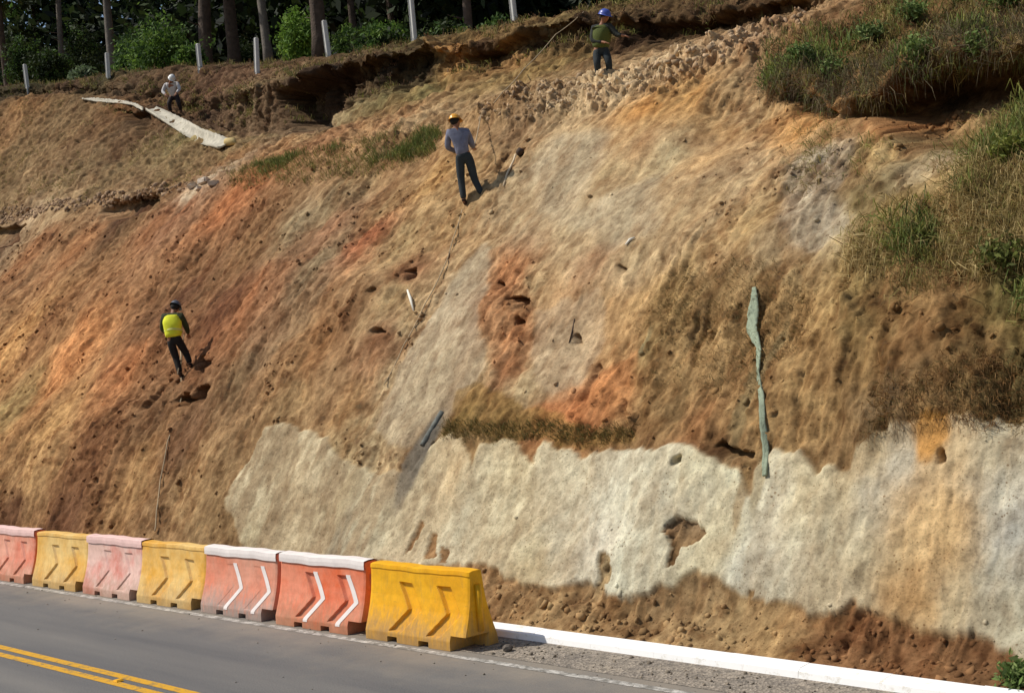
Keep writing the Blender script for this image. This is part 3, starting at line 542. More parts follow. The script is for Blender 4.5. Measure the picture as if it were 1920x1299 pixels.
# ------------------------------------------------------------------ plastic barriers
def plastic(name, c, faded, dirt=(150, 125, 95), f0=.40, f1=.62, dusty=0.5):
    m, n, l, b = mat(name, rough=0.5, spec=0.35)
    tc = n.new('ShaderNodeTexCoord')
    oi = n.new('ShaderNodeObjectInfo'); va = n.new('ShaderNodeVectorMath'); va.operation = 'ADD'
    l.new(tc.outputs['Object'], va.inputs[0]); l.new(oi.outputs['Location'], va.inputs[1])
    t = noise_node(n, l, 1.5, 5, 0.6, va.outputs[0]); r = ramp(n, l, t.outputs[0], [(f0, lin(c)), (f1, lin(faded))])
    mp = n.new('ShaderNodeMapping'); mp.inputs['Scale'].default_value = (9, 9, 1.2); l.new(va.outputs[0], mp.inputs[0])
    t2 = noise_node(n, l, 2, 6, 0.7, mp.outputs[0])
    sp = n.new('ShaderNodeSeparateXYZ'); l.new(tc.outputs['Object'], sp.inputs[0])
    mr = n.new('ShaderNodeMapRange'); mr.inputs[1].default_value = 0.5; mr.inputs[2].default_value = 0.0; mr.inputs[3].default_value = 0.0; mr.inputs[4].default_value = 0.55
    l.new(sp.outputs[2], mr.inputs[0])
    mm = n.new('ShaderNodeMath'); mm.operation = 'ADD'; l.new(mr.outputs[0], mm.inputs[0]); l.new(t2.outputs[0], mm.inputs[1])
    r2 = ramp(n, l, mm.outputs[0], [(0.55, (0, 0, 0)), (1.15, (dusty, dusty, dusty))])
    c2 = mixc(n, l, r2.outputs[0], r.outputs[0], lin(dirt))
    mq = n.new('ShaderNodeMapping'); mq.inputs['Scale'].default_value = (2.5, 14, 26); mq.inputs['Rotation'].default_value = (0, .2, 0); l.new(va.outputs[0], mq.inputs[0])
    t3 = noise_node(n, l, 1.0, 8, 0.8, mq.outputs[0]); r3 = ramp(n, l, t3.outputs[0], [(0.60, (0, 0, 0)), (0.70, (.45, .45, .45))]); c2 = mixc(n, l, r3.outputs[0], c2, lin((120, 92, 66)))
    t4 = noise_node(n, l, 7.0, 6, 0.7, va.outputs[0]); r4 = ramp(n, l, t4.outputs[0], [(0.35, (.86, .84, .82)), (0.6, (1.04, 1.04, 1.04))]); c2 = mixc(n, l, 1.0, c2, r4.outputs[0], 'MULTIPLY')
    l.new(c2, b.inputs['Base Color'])
    return m
M['by'] = plastic('yellow_plastic', (240, 172, 10), (245, 182, 20), dusty=.7)
M['byf'] = plastic('faded_yellow_plastic', (232, 166, 36), (242, 204, 128), f0=.32, f1=.62)
M['bo'] = plastic('orange_plastic', (228, 108, 62), (236, 146, 112), dusty=.6)
M['bod'] = plastic('dusty_orange_plastic', (228, 132, 98), (226, 160, 132), (168, 148, 136), f0=.3, dusty=1.0)
M['bp'] = plastic('faded_pink_plastic', (220, 130, 112), (236, 196, 180), f0=.32, f1=.52)
M['bs'] = plastic('salmon_plastic', (224, 118, 86), (240, 170, 142), f0=.32, f1=.55)
M['wpaint'] = simple('white_paint_worn', lin((236, 226, 218)), 0.08, 6)
M['wpaintp'] = simple('pinkish_white_paint', lin((234, 196, 186)), 0.1, 6)
M['hole'] = simple('dark_recess', (0.02, 0.012, 0.008), 0.2, 5)
M['conn'] = simple('grey_steel', lin((110, 106, 100)), 0.2, 9)
BL, BH = 1.97, 0.98
def hw(z):
    t = z/BH
    return float(np.interp(t, [0, .12, .15, .3, .45, .6, .75, .9, 1.0], [.30, .295, .285, .232, .185, .150, .128, .115, .105]))
def chev(u, v, uc):
    """distance to the chevron centre line in u"""
    c = np.interp(v, [.14, .44, .78], [uc-.15, uc+.02, uc-.09]); return u-c
def make_barrier(name, mt, depth=0.035, painted=None, capm=None, notch=True, seed=0):
    rnd = np.random.RandomState(seed)
    root = empty(name)
    us = np.unique(np.concatenate([np.linspace(0, 1, 120), [.875, .88]])); vs = np.linspace(0, 1, 80); nb = 14
    ring = []
    wav = 0.006*np.sin(us*9+seed)+0.004*np.sin(us*23+seed*2)
    V = []
    for i, u in enumerate(us):
        x = (u-0.5)*BL; endr = 0.02*max(0, 1-min(u, 1-u)/0.02)
        col = []
        for v in vs:
            y = -(hw(v*BH)-endr*.6)
            d = 0
            for uc in (.46, .84):
                e = chev(u, v, uc); 
                k = np.clip((0.066-abs(e))/0.012, 0, 1)*np.clip((v-.14)/.012, 0, 1)*np.clip((.78-v)/.012, 0, 1); d = max(d, k*depth)
            if notch:
                for a, bb in ((.24, .33), (.56, .65)):
                    if a < u < bb and v < .065: d = max(d, .16)
                if u > .872 and v < .185: d = max(d, .40)
            if v > .93: d -= 0.012
            z = v*BH+wav[i]*(v**2)+ (-.012 if v > .985 else 0)
            col.append((x, y+d, z))
        col.append((x, -hw(BH)*.6, BH+wav[i])); col.append((x, hw(BH)*.6, BH+wav[i]))
        for v in np.linspace(1, 0, nb): col.append((x, hw(v*BH)-endr*.6, v*BH-(.012 if v > .985 else 0)+wav[i]*v*v))
        V.append(col)
    V = np.array(V); nu, nr = V.shape[:2]
    idx = np.arange(nu*nr).reshape(nu, nr); nx = np.roll(idx, -1, axis=1)
    F = np.stack([idx[:-1], idx[1:], nx[1:], nx[:-1]], -1).reshape(-1, 4)
    bm = bmesh.new(); bv = [bm.verts.new(p) for p in V.reshape(-1, 3)]
    for f in F: bm.faces.new([bv[k] for k in f])
    # end faces: front strip to back strip, row by row, dished in
    for col_i, sgn in ((0, -1), (nu-1, 1)):
        r = [bv[k] for k in idx[col_i]]
        front = r[:len(vs)]; back = r[len(vs)+2:][::-1]
        mids = []
        for k in range(nb):
            fv = front[round(k*(len(vs)-1)/(nb-1))]; mids.append((fv, back[k]))
        for k in range(nb-1):
            i0 = round(k*(len(vs)-1)/(nb-1)); i1 = round((k+1)*(len(vs)-1)/(nb-1))
            ff = front[i0:i1+1]; bm.faces.new(ff+[back[k+1], back[k]])
        bm.faces.new([front[-1], r[len(vs)], r[len(vs)+1], back[-1]])
    body = bm_obj('body', bm, mt, root)
    # toe flange under the face, connecting lug at each end
    b3 = bmesh.new(); 
    for sgn in (1,):
        add_tube(b3, [(sgn*(BL/2+.012), 0.0, .22), (sgn*(BL/2+.012), 0.0, .80)], .045, 10)
    bm_obj('connector', b3, mt, root, True)
    if painted:
        for uc in (.46, .84):
            b2 = bmesh.new(); prev = None
            for v in np.linspace(.10, .80, 26):
                c = np.interp(v, [.14, .44, .78], [uc-.15, uc+.02, uc-.09])+.055
                c = min(c, .985); u0, u1 = c-.016, c+.034
                row = [b2.verts.new(((u-0.5)*BL, -(hw(v*BH))-.006, v*BH)) for u in (u0, u1)]
                if prev: b2.faces.new((prev[0], prev[1], row[1], row[0]))
                prev = row
            bm_obj('chevron', b2, painted, root)
    if capm:
        b2 = bmesh.new(); prev = None
        for u in np.linspace(0.0, 1.0, 30):
            x = (u-.5)*(BL+.004); wv = 0.006*np.sin(u*9+seed)+0.004*np.sin(u*23+seed*2)
            pr = [(-hw(BH*.9)-.020, BH*.895), (-hw(BH)-.030, BH*.955), (-hw(BH)-.020, BH+.010), (-hw(BH)*.5, BH+.022), (hw(BH)*.5, BH+.022), (hw(BH)+.01, BH), (hw(BH)+.014, BH*.93)]
            row = [b2.verts.new((x, a, b_+wv)) for a, b_ in pr]
            if prev:
                for k in range(len(row)-1): b2.faces.new((prev[k], row[k], row[k+1], prev[k+1]))
            prev = row
        bm_obj('top_band', b2, capm, root)
    return root
BQ = 11.215
bars = [(-12.36, 'by', None, None, 'bright yellow plastic barrier at the right end of the row', .045, 0.0),
        (-14.46, 'bo', 'wpaint', 'wpaint', 'bright orange barrier with white chevrons and white top, touching the bright yellow one', .04, 0.4),
        (-16.52, 'bod', 'wpaint', 'wpaint', 'dusty orange barrier with white top and chevrons, greyish along its bottom', .006, -0.5),
        (-18.50, 'byf', None, None, 'faded yellow barrier between the dusty orange and the pale pink barrier', .035, 0.6),
        (-20.44, 'bp', None, 'wpaintp', 'pale pink sun-bleached barrier between two faded yellow ones', .022, -0.4),
        (-22.42, 'byf', None, None, 'faded yellow barrier between the salmon and the pale pink barrier', .035, 0.8),
        (-24.50, 'bs', None, 'wpaintp', 'salmon barrier cut off by the left edge of the photo', .03, 0.0)]
for i, (xr, mk, pm, cm, lab, dep, dr) in enumerate(bars):
    o = make_barrier('plastic_barrier', M[mk], dep, M[pm] if pm else None, M[cm] if cm else None, seed=i)
    o.location = (xr-BL/2, BQ, 0.004); o.rotation_euler = (0, 0, R_(dr))
    tag(o, lab, 'barrier', 'plastic barriers standing along the road edge')

# ------------------------------------------------------------------ boundary posts
M['post'] = simple('white_post_paint', lin((215, 212, 204)), 0.12, 5)
plabels = ['white post at the far left, nearest the left edge', 'white post left of the green bush', 'white post right of the green bush, behind the worker in the white hat',
           'white post on the brown slope, fourth from the left', 'tall white post before a dark trunk, fifth from the left', 'tall white post right above the dark undercut, cut by the photo top',
           'rightmost white post, left of the worker in the blue hard hat']
def ground_z(x, q):
    zs = [np.interp(x, X, L[1]) for L in lines[iG:]]; qs = [np.interp(x, X, L[0]) for L in lines[iG:]]
    return float(np.interp(q, qs, zs))
for i, (a, b_, t) in enumerate(POSTS):
    p, _ = surf(a, b_); p = at(a, b_, QP) if abs(p.y-QP) > 1.2 else p
    top = at(a, t, p.y); h = top.z-p.z
    root = empty('boundary_post', (p.x, p.y, p.z-0.02), R_([8, -5, 12, 3, -9, 6, 2][i])); tag(root, plabels[i], 'post', 'white concrete posts along the forest edge')
    root.rotation_euler = (R_([2, -1, 1, -3, 2, 0, 1][i]), R_([-1, 1, 0, 1, -1.5, 0, -1][i]), root.rotation_euler.z)
    w = 0.155; bm = bmesh.new()
    def taper(z0, z1, w0, w1):
        vs = []
        for z, ww in ((z0, w0), (z1, w1)):
            for sx, sy in ((-1, -1), (1, -1), (1, 1), (-1, 1)):
                c = .15*ww
                vs.append([bm.verts.new((sx*ww/2-sx*c, sy*ww/2, z)), bm.verts.new((sx*ww/2, sy*ww/2-sy*c, z))] if sx*sy > 0 else [bm.verts.new((sx*ww/2, sy*ww/2-sy*c, z)), bm.verts.new((sx*ww/2-sx*c, sy*ww/2, z))])
        A = sum(vs[:4], []); B = sum(vs[4:], [])
        for k in range(8): bm.faces.new((A[k], A[(k+1) % 8], B[(k+1) % 8], B[k]))
        return A, B
    A, B = taper(-.4, h-.02, w*1.06, w); bm.faces.new(A[::-1])
    tv = [bm.verts.new((v.co.x*.8, v.co.y*.8, h)) for v in B]
    for k in range(8): bm.faces.new((B[k], B[(k+1) % 8], tv[(k+1) % 8], tv[k]))
    bm.faces.new(tv)
    bm_obj('shaft', bm, M['post'], root)

# ------------------------------------------------------------------ foliage makers
def quads_mesh(C, T, B, sx, sy, cols):
    """leaf-shaped quads: centre C, tangent T, bitangent B"""
    n = len(C); sx = np.broadcast_to(sx, (n,))[:, None]; sy = np.broadcast_to(sy, (n,))[:, None]
    V = np.stack([C-T*sx, C-B*sy*.9, C+T*sx, C+B*sy], 1).reshape(-1, 3)
    F = np.arange(4*n).reshape(n, 4); return V, F, np.repeat(cols, 4, axis=0)
def rand_dirs(rs, n):
    v = rs.normal(size=(n, 3)); return v/np.linalg.norm(v, axis=1, keepdims=True)
def leaves(rs, centers, spread, per, size, palette, flat=1.0, aspect=.45):
    n = len(centers)*per
    cc = np.repeat(centers, per, axis=0)+rs.normal(size=(n, 3))*np.array([1, 1, flat])*np.repeat(np.broadcast_to(spread, (len(centers),)), per)[:, None]
    T = rand_dirs(rs, n); B = np.cross(T, rand_dirs(rs, n)); B /= np.linalg.norm(B, axis=1, keepdims=True)+1e-9
    s = size*rs.uniform(.6, 1.4, n)
    pal = linn(palette); ci = rs.randint(0, len(pal), len(centers)); c = np.repeat(pal[ci], per, axis=0)*rs.uniform(.7, 1.3, (n, 1))
    return quads_mesh(cc, T, B, s, s*aspect, c)
M['bark'] = simple('pine_bark', lin((84, 70, 58)), 0.45, 3, bs=0.9, bd=.05)
M['barkg'] = simple('grey_bark', lin((112, 104, 94)), 0.35, 3, bs=0.8, bd=.04)
GREENS_D = [(46, 58, 30), (38, 50, 28), (54, 66, 32), (60, 70, 40)]
GREENS_M = [(84, 112, 50), (72, 98, 46), (100, 124, 56), (62, 84, 42)]
GREENS_L = [(118, 150, 60), (102, 134, 54), (132, 160, 70), (84, 112, 48)]
def tree(px, wpx, q, label, grey=False, h=19, seed=0, lean=0.0, group='pine trees of the forest edge'):
    rs = np.random.RandomState(100+seed)
    g = at(px, 120, q); zg = ground_z(g.x, q); dist = (Vector((g.x, q, zg))-CPOS).dot(FW)
    r0 = wpx*dist/FPX/2
    root = empty('pine_tree', (g.x, q, zg), rs.uniform(0, 6)); tag(root, label, 'tree', group)
    pts = []; rad = []
    for k in range(15):
        t = k/14; pts.append((lean*t*h*.1+.12*math.sin(t*5+seed), .1*math.sin(t*4+seed*2), -.3+t*(h+.3))); rad.append(r0*(1.35 if k == 0 else 1.0)*(1-.75*t)+.02)
    bm = bmesh.new(); add_tube(bm, pts, rad, 12); 
    for v in bm.verts: v.co += Vector((rs.uniform(-1, 1), rs.uniform(-1, 1), 0))*r0*.10
    cen = []
    for k in range(26):
        z = h*(.36+.6*k/26)+rs.uniform(-.2, .2); L = (1-abs((z/h)-.5))*4.2*rs.uniform(.6, 1.1)*(1.25-z/h); a = rs.uniform(0, 2*math.pi)
        x0 = np.interp(z, [p[2] for p in pts], [p[0] for p in pts]); y0 = np.interp(z, [p[2] for p in pts], [p[1] for p in pts])
        e = (x0+math.cos(a)*L, y0+math.sin(a)*L, z+L*.15); md = (x0+math.cos(a)*L*.5, y0+math.sin(a)*L*.5, z+L*.15)
        add_tube(bm, [(x0, y0, z), md, e], [.06, .04, .015], 5)
        for s in np.linspace(.3, 1, 5): cen.append((x0+(e[0]-x0)*s+rs.normal()*.3, y0+(e[1]-y0)*s+rs.normal()*.3, z+(e[2]-z)*s+.15))
    for k in range(6):
        z = h*rs.uniform(.06, .34); a = rs.uniform(0, 6.28); L = rs.uniform(.3, 1.0)
        add_tube(bm, [(0, 0, z), (math.cos(a)*L, math.sin(a)*L, z+rs.uniform(-.1, .2))], [.03, .01], 5)
    bm_obj('trunk', bm, M['barkg' if grey else 'bark'], root, True)
    V, F, c = leaves(rs, np.array(cen), .5, 22, .34, GREENS_D+GREENS_M[:2], .6, .5)
    np_mesh('crown', V, F, M['leaf'], root, False, c)
trs = [(12, 13, 38, 'dark slender trunk at the left edge of the photo', 0), (72, 8, 52, 'thin dark trunk second from the left, far back', 0), (114, 10, 41, 'thin grey trunk right of the far left post', 1), (150, 9, 56, 'thin dark trunk far back between the two left posts', 0),
       (214, 15, 36, 'grey trunk beside the second post from the left', 1), (262, 9, 58, 'thin dark trunk deep behind the green bush', 0), (330, 10, 60, 'narrow dark trunk deep behind the right side of the green bush', 0),
       (381, 26, 37, 'thick dark trunk rising behind the third post', 0), (436, 24, 40, 'thick dark trunk left of the fourth post', 0), (470, 10, 55, 'thin dark trunk far back near the fourth post', 0), (507, 17, 38, 'greyish trunk right of the fourth post', 1),
       (560, 12, 58, 'narrow trunk far back left of the fifth post', 0), (600, 28, 34, 'thickest dark trunk right behind the fifth post', 0), (668, 13, 46, 'thin dark trunk right of the fifth post', 0), (740, 12, 50, 'thin dark trunk behind the low bushes left of the sixth post', 0),
       (878, 16, 36, 'short visible dark trunk between the sixth and seventh post', 0)]
for i, (a, w_, q, lab, gr) in enumerate(trs): tree(a, w_, q, lab, bool(gr), 17+3*((i*7) % 3), i, [0, .3, -.2, .5][i % 4])
def bush(px, py, wpx, hpx, q, pal, label, n=160, seed=0, leaf=.10, group='bushes at the forest edge', flat=None):
    rs = np.random.RandomState(300+seed)
    g = at(px, py, q); zg = ground_z(g.x, q); d = (g-CPOS).dot(FW); w = wpx*d/FPX/2; h = hpx*d/FPX
    root = empty('bush', (g.x, q, zg)); tag(root, label, 'bush', group)
    u = rs.normal(size=(n, 3)); u /= np.linalg.norm(u, axis=1, keepdims=True); r = rs.uniform(.25, 1, n)**.5
    lob = 1+.35*np.sin(u[:, 0]*5+seed)+.25*np.sin(u[:, 2]*7+seed*2)
    C = u*(r*lob)[:, None]*np.array([w, w*.8, h*.52])+np.array([0, 0, h*.48]); C[:, 2] = np.abs(C[:, 2])
    V, F, c = leaves(rs, C, .12*w+.05, 26, leaf, pal)
    np_mesh('foliage', V, F, M['leaf'], root, False, c)
    bm = bmesh.new()
    for k in range(7):
        e = C[rs.randint(n)]; add_tube(bm, [(0, 0, -.1), (e[0]*.4, e[1]*.4, e[2]*.6), tuple(e)], [.04, .025, .008], 5)
    bm_obj('stem', bm, M['bark'], root, True)
for i, a in enumerate([(300, 120, 150, 95, 31, GREENS_M+GREENS_L[:1], 'wide mid-green bush between the second and third posts'), (245, 110, 60, 60, 33, GREENS_M, 'small green bush left of the wide green bush'),
        (45, 140, 70, 95, 36, GREENS_M[:2]+GREENS_D, 'dark olive bush behind the far left post'), (95, 140, 70, 70, 33, GREENS_D+GREENS_M[:1], 'dark green bush right of the far left post'), (160, 130, 70, 110, 40, GREENS_D+GREENS_M[:1], 'tall dark bush behind the grey trunk at the second post'),
        (155, 138, 40, 22, 30, [(120, 132, 100), (96, 112, 74)], 'small pale grey-green bush left of the second post'), (362, 150, 46, 40, 28.6, GREENS_L[1:]+GREENS_M, 'low leafy bush at the foot of the third post'),
        (560, 60, 95, 90, 37, GREENS_L, 'bright green bush between the fourth and fifth posts'), (470, 90, 80, 60, 42, GREENS_D, 'dark bush behind the fourth post'), (655, 45, 60, 60, 38, GREENS_M, 'mid-green bush right of the fifth post'),
        (725, 45, 85, 60, 35, GREENS_L+GREENS_M, 'green bush just left of the sixth post'), (700, 70, 80, 40, 30, GREENS_D+GREENS_M, 'low dark shrub on the slope before the sixth post'), (830, 40, 90, 50, 33, GREENS_M+GREENS_D, 'olive bush right of the sixth post'), (930, 18, 70, 40, 34, GREENS_M, 'green bush left of the seventh post')]):
    bush(*a, seed=i)
# the deep wood behind, one dark mass
rs = np.random.RandomState(5); n = 20000
xs = rs.uniform(-235, 5, n); qs = rs.uniform(50, 92, n); C = np.zeros((n, 3))
for i in range(n): C[i] = (xs[i], qs[i], ground_z(xs[i], qs[i])+rs.uniform(0, 17)*rs.uniform(.2, 1))
V, F, c = leaves(rs, C, 1.1, 18, .44, [(30, 40, 24), (38, 50, 28), (54, 68, 34), (26, 34, 22)], 1, .6)
tag(np_mesh('woods', V, F, M['leaf'], None, False, c), 'dark dense wood behind the trunks', 'wood', kind='stuff')

# ------------------------------------------------------------------ grass, roots, rubble
def pick(mk, n, rs):
    p = mk.ravel().astype(float)
    area = (np.linalg.norm(np.cross(np.gradient(P, axis=1), np.gradient(P, axis=0)), axis=-1)).ravel(); p = p*area
    p /= p.sum(); return rs.choice(len(p), n, p=p)
def blades(name, mk, n, length, width, pal, droop, seed, label, cat='grass', per=5, spread=.05, hang=0.0, out=0.6):
    rs = np.random.RandomState(seed); ids = pick(mk, n, rs); ids = np.repeat(ids, per)
    B = P.reshape(-1, 3)[ids]+rs.normal(size=(len(ids), 3))*spread; N = NF.reshape(-1, 3)[ids]; n2 = len(ids)
    L = length*rs.uniform(.45, 1.35, n2)[:, None]
    up = np.array([0, 0, 1.0])*(1-hang)-np.array([0, 0, 1.0])*hang*0.2
    d = N*out+up+rs.normal(size=(n2, 3))*.38; d /= np.linalg.norm(d, axis=1, keepdims=True)
    side = np.cross(d, rand_dirs(rs, n2)); side /= np.linalg.norm(side, axis=1, keepdims=True)+1e-9; side *= width*rs.uniform(.6, 1.3, n2)[:, None]
    p1 = B+d*L*.5; d2 = d+np.array([0, 0, -1.0])*droop*rs.uniform(.5, 1.5, (n2, 1)); d2 /= np.linalg.norm(d2, axis=1, keepdims=True); p2 = p1+d2*L*.5
    B = B-N*.03
    V = np.stack([B-side, B+side, p1+side*.8, p1-side*.8, p2+side*.15, p2-side*.15], 1).reshape(-1, 3)
    k = np.arange(n2)*6
    F = np.concatenate([np.stack([k, k+1, k+2, k+3], -1), np.stack([k+3, k+2, k+4, k+5], -1)])
    pl = linn(pal); c = pl[np.repeat(rs.randint(0, len(pl), n), per)]*rs.uniform(.75, 1.25, (n2, 1))
    o = np_mesh(name, V, F, M['leaf'], None, False, np.repeat(c, 6, axis=0)); tag(o, label, cat, kind='stuff'); return o
DRY = [(172, 150, 98), (146, 126, 78), (128, 110, 64), (190, 168, 116)]
OLV = [(124, 122, 60), (104, 108, 52), (140, 134, 72), (86, 90, 46)]
GRN = [(108, 122, 58), (92, 108, 52), (124, 132, 70), (80, 94, 48)]
tt = fbm(XX*0.9, S*0.9, 201, 4)
g1 = mask([(425, 345), (430, 325), (540, 293), (650, 266), (740, 246), (822, 236), (815, 275), (740, 305), (650, 320), (600, 335), (520, 330), (470, 345)], warp=.8)
blades('grass', g1*sstep(-.15, .3, tt), 900, .19, .006, GRN+OLV, 1.1, 1, 'green grass strip below the footpath')
blades('dry_grass', mask([(425, 350), (430, 325), (822, 236), (815, 285), (740, 320), (640, 335), (470, 352)]), 900, .15, .006, DRY+OLV, .8, 2, 'dry yellowish grass at the edges of the green strip')
g2 = mask([(1440, 100), (1500, 60), (1560, 40), (1700, 10), (1900, -40), (1990, -60), (1990, 110), (1850, 122), (1700, 155), (1600, 195), (1560, 200), (1520, 165), (1460, 150)], warp=.8)
t2 = fbm(XX*1.6+S*.6, S*0.9, 207, 4)
blades('grass', g2*sstep(.15, .45, t2), 200, .30, .010, OLV+GRN[:2]+[(120, 134, 66)], 1.8, 3, 'green grass tufts on the overhanging bank top', per=16, spread=.09)
blades('dry_grass', g2*sstep(-.3, .3, -t2), 900, .26, .006, DRY[:3]+OLV+[(120, 92, 60), (104, 80, 54)], 2.0, 4, 'matted brown grass on the overhanging bank top', per=14, spread=.10, hang=.5)
g3 = mask([(1600, 440), (1650, 385), (1750, 390), (1800, 340), (1860, 270), (1960, 200), (2050, 200), (2050, 600), (1850, 550), (1780, 515), (1700, 485), (1620, 505)], warp=.9)
blades('grass', g3*sstep(.12, .4, t2), 330, .34, .008, OLV+GRN[:3]+[(130, 132, 66)], 2.2, 5, 'olive grass hanging down the right of the slope', per=16, spread=.09, hang=.8)
blades('dry_grass', g3*sstep(-.1, .4, -t2), 620, .32, .005, DRY+DRY+OLV[2:3]+[(150, 120, 74)], 2.4, 6, 'tan dry grass draped over the right of the slope', per=14, spread=.10, hang=.9)
g3b = mask([(1480, 250), (1600, 250), (1760, 290), (1900, 220), (2050, 200), (2050, 620), (1800, 600), (1600, 560), (1520, 440)], warp=1.0)
blades('dry_grass', g3b*sstep(0, .4, t2+.5*tt), 520, .28, .004, DRY[:3]+OLV[:3]+[(140, 112, 72)], 2.6, 16, 'sparse dry olive grass trailing down the upper right slope', per=10, spread=.12, hang=.95, out=.45)
g4 = mask([(1590, 520), (1700, 490), (1850, 540), (2050, 560), (2050, 770), (1800, 800), (1640, 830), (1560, 760), (1560, 620)], warp=.9)
blades('roots', g4*sstep(-.05, .45, tt), 900, .16, .0035, [(136, 100, 58), (112, 80, 46), (96, 82, 44), (150, 118, 74)], 2.2, 7, 'matted brown root fibres on the lower right slope', 'roots', hang=.95, out=.4)
g5 = mask([(1200, 520), (1500, 480), (1560, 620), (1560, 760), (1500, 830), (1200, 800), (1180, 700)], warp=.9)*sstep(.05, .4, tt)
blades('roots', g5, 1100, .10, .003, [(120, 96, 56), (96, 84, 48)], 2.0, 8, 'sparse thin root fibres in the middle right slope', 'roots', hang=.9, out=.35)
g6 = (lip > .05).astype(float)*(cavY < .05)
blades('hanging_roots', g6, 900, .42, .004, [(96, 80, 58), (70, 54, 38), (130, 116, 88), (88, 92, 54)], 2.6, 9, 'roots and dry stems hanging from the overhanging lip', 'roots', hang=1.0, out=.5, per=8, spread=.10)
g7 = ((np.arange(NR) > rowF+6)[:, None] & (np.arange(NR) < rowH+30)[:, None] & (XX > -75)).astype(float)
blades('grass', g7*sstep(0.0, .4, tt), 5200, .20, .009, OLV+DRY[:2]+[(92, 74, 50)], 1.0, 10, 'olive grass tufts along the top of the scarp')
blades('leaf_litter', g7, 5200, .10, .012, [(96, 70, 48), (80, 58, 40), (112, 84, 60)], 1.5, 11, 'brown leaf litter and twigs on the forest floor', 'leaf litter', out=.3)
g8 = mask([(840, 830), (1180, 820), (1180, 800), (1000, 795), (840, 800)], warp=.6)
blades('grass', g8, 700, .09, .004, [(98, 88, 44), (80, 76, 38), (124, 100, 56)], 1.5, 12, 'short dark grass along the upper edge of the pale render', hang=.6)
g9 = ((np.arange(NR) > rowD+4)[:, None] & (np.arange(NR) < rowE)[:, None] & (px0 < 470) & (px0 > -60)).astype(float)*sstep(.1, .4, tt)
blades('grass', g9, 1200, .10, .006, DRY+OLV, 1.4, 13, 'thin dry grass on the bank above the left rim', hang=.5)

ICO = None
def rocks(name, ids, sizes, cols, seed, label, cat, offs=0.0, kind='stuff'):
    rs = np.random.RandomState(seed)
    b = bmesh.new(); bmesh.ops.create_icosphere(b, subdivisions=1, radius=1); v0 = np.array([v.co[:] for v in b.verts]); f0 = np.array([[v.index for v in f.verts] for f in b.faces]); b.free()
    n = len(ids); B = ids if ids.ndim == 2 else P.reshape(-1, 3)[ids]
    sc = sizes[:, None]*rs.uniform(.55, 1.25, (n, 3)); A = rand_dirs(rs, n); Bv = np.cross(A, rand_dirs(rs, n)); Bv /= np.linalg.norm(Bv, axis=1, keepdims=True); Cv = np.cross(A, Bv)
    jit = 1+rs.uniform(-.45, .45, (n, len(v0), 1)); L = v0[None]*jit*sc[:, None, :]
    W = L[..., 0:1]*A[:, None]+L[..., 1:2]*Bv[:, None]+L[..., 2:3]*Cv[:, None]+B[:, None]
    F = (f0[None]+(np.arange(n)*len(v0))[:, None, None]).reshape(-1, 3)
    o = np_mesh(name, W.reshape(-1, 3), F, M['rock'], None, False, np.repeat(cols, len(v0), axis=0)); tag(o, label, cat, kind=kind); return o
CF = colr.reshape(-1, 3)
def powsize(rs, n, a, b, k=2.6): return a+(b-a)*rs.uniform(0, 1, n)**k
rs = np.random.RandomState(50)
mk = mask([(880, 215), (1000, 170), (1150, 128), (1300, 82), (1400, 56), (1500, 30), (1520, 50), (1440, 80), (1350, 120), (1250, 160), (1150, 185), (1050, 215), (960, 235)], soft=9)
ids = pick(mk*(rim_n+.02)**2, 1500, rs); rocks('rubble', P.reshape(-1, 3)[ids]-NF.reshape(-1, 3)[ids]*.02, powsize(rs, 1500, .008, .075, 4), (.35*linn((196, 172, 144))+.65*CF[ids])*rs.uniform(.65, 1.2, (1500, 1)), 51, 'pale loose rubble along the rim of the cut', 'rubble')
mk = mask([(-60, 400), (40, 388), (180, 366), (250, 356), (350, 340), (352, 356), (250, 372), (180, 384), (40, 412), (-60, 425)], soft=5)
ids = pick(mk, 1500, rs); rocks('rubble', ids, powsize(rs, 1500, .015, .10, 3), linn((172, 142, 112))*rs.uniform(.55, 1.1, (1500, 1)), 52, 'thin line of pale rubble on the left rim', 'rubble')
mk = (1-.93*band)*(S < S[rowD])*(XX > -50)*(XX < -4)*(.06+frag)*(1-.9*smo)
ids = pick(mk, 11000, rs); rocks('soil_clods', ids, powsize(rs, 11000, .006, .055, 6), CF[ids]*rs.uniform(.85, 1.25, (11000, 1)), 53, 'loose clods of soil on the cut slope', 'soil clods')
mk = mask([(930, 1100), (1300, 1160), (1600, 1200), (1950, 1270), (1950, 1320), (1600, 1270), (1300, 1222), (930, 1180)], soft=5)+.15*((S < .9)).astype(float)
ids = pick(mk, 5200, rs); rocks('soil_clods', ids, powsize(rs, 5200, .006, .06, 6), CF[ids]*rs.uniform(.7, 1.15, (5200, 1)), 54, 'crumbled soil heaped behind the kerb', 'soil clods')
xs = rs.uniform(-40, -3, 1600); qs = 11.0+rs.beta(2, 1.6, 1600)*.72; pts = np.stack([xs, qs, xs*0+.014], -1)
rocks('gravel', pts, powsize(rs, 1600, .006, .03, 4), linn((134, 122, 106))*rs.uniform(.5, 1.2, (1600, 1)), 55, 'small loose stones on the road shoulder', 'gravel')
xs = rs.uniform(-40, -3, 240); qs = 11.0-rs.exponential(.9, 240); pts = np.stack([xs, qs, xs*0+.004], -1)
rocks('road_grit', pts, powsize(rs, 240, .005, .016, 3), linn((140, 130, 116))*rs.uniform(.6, 1.2, (240, 1)), 56, 'scattered grit on the asphalt', 'grit')

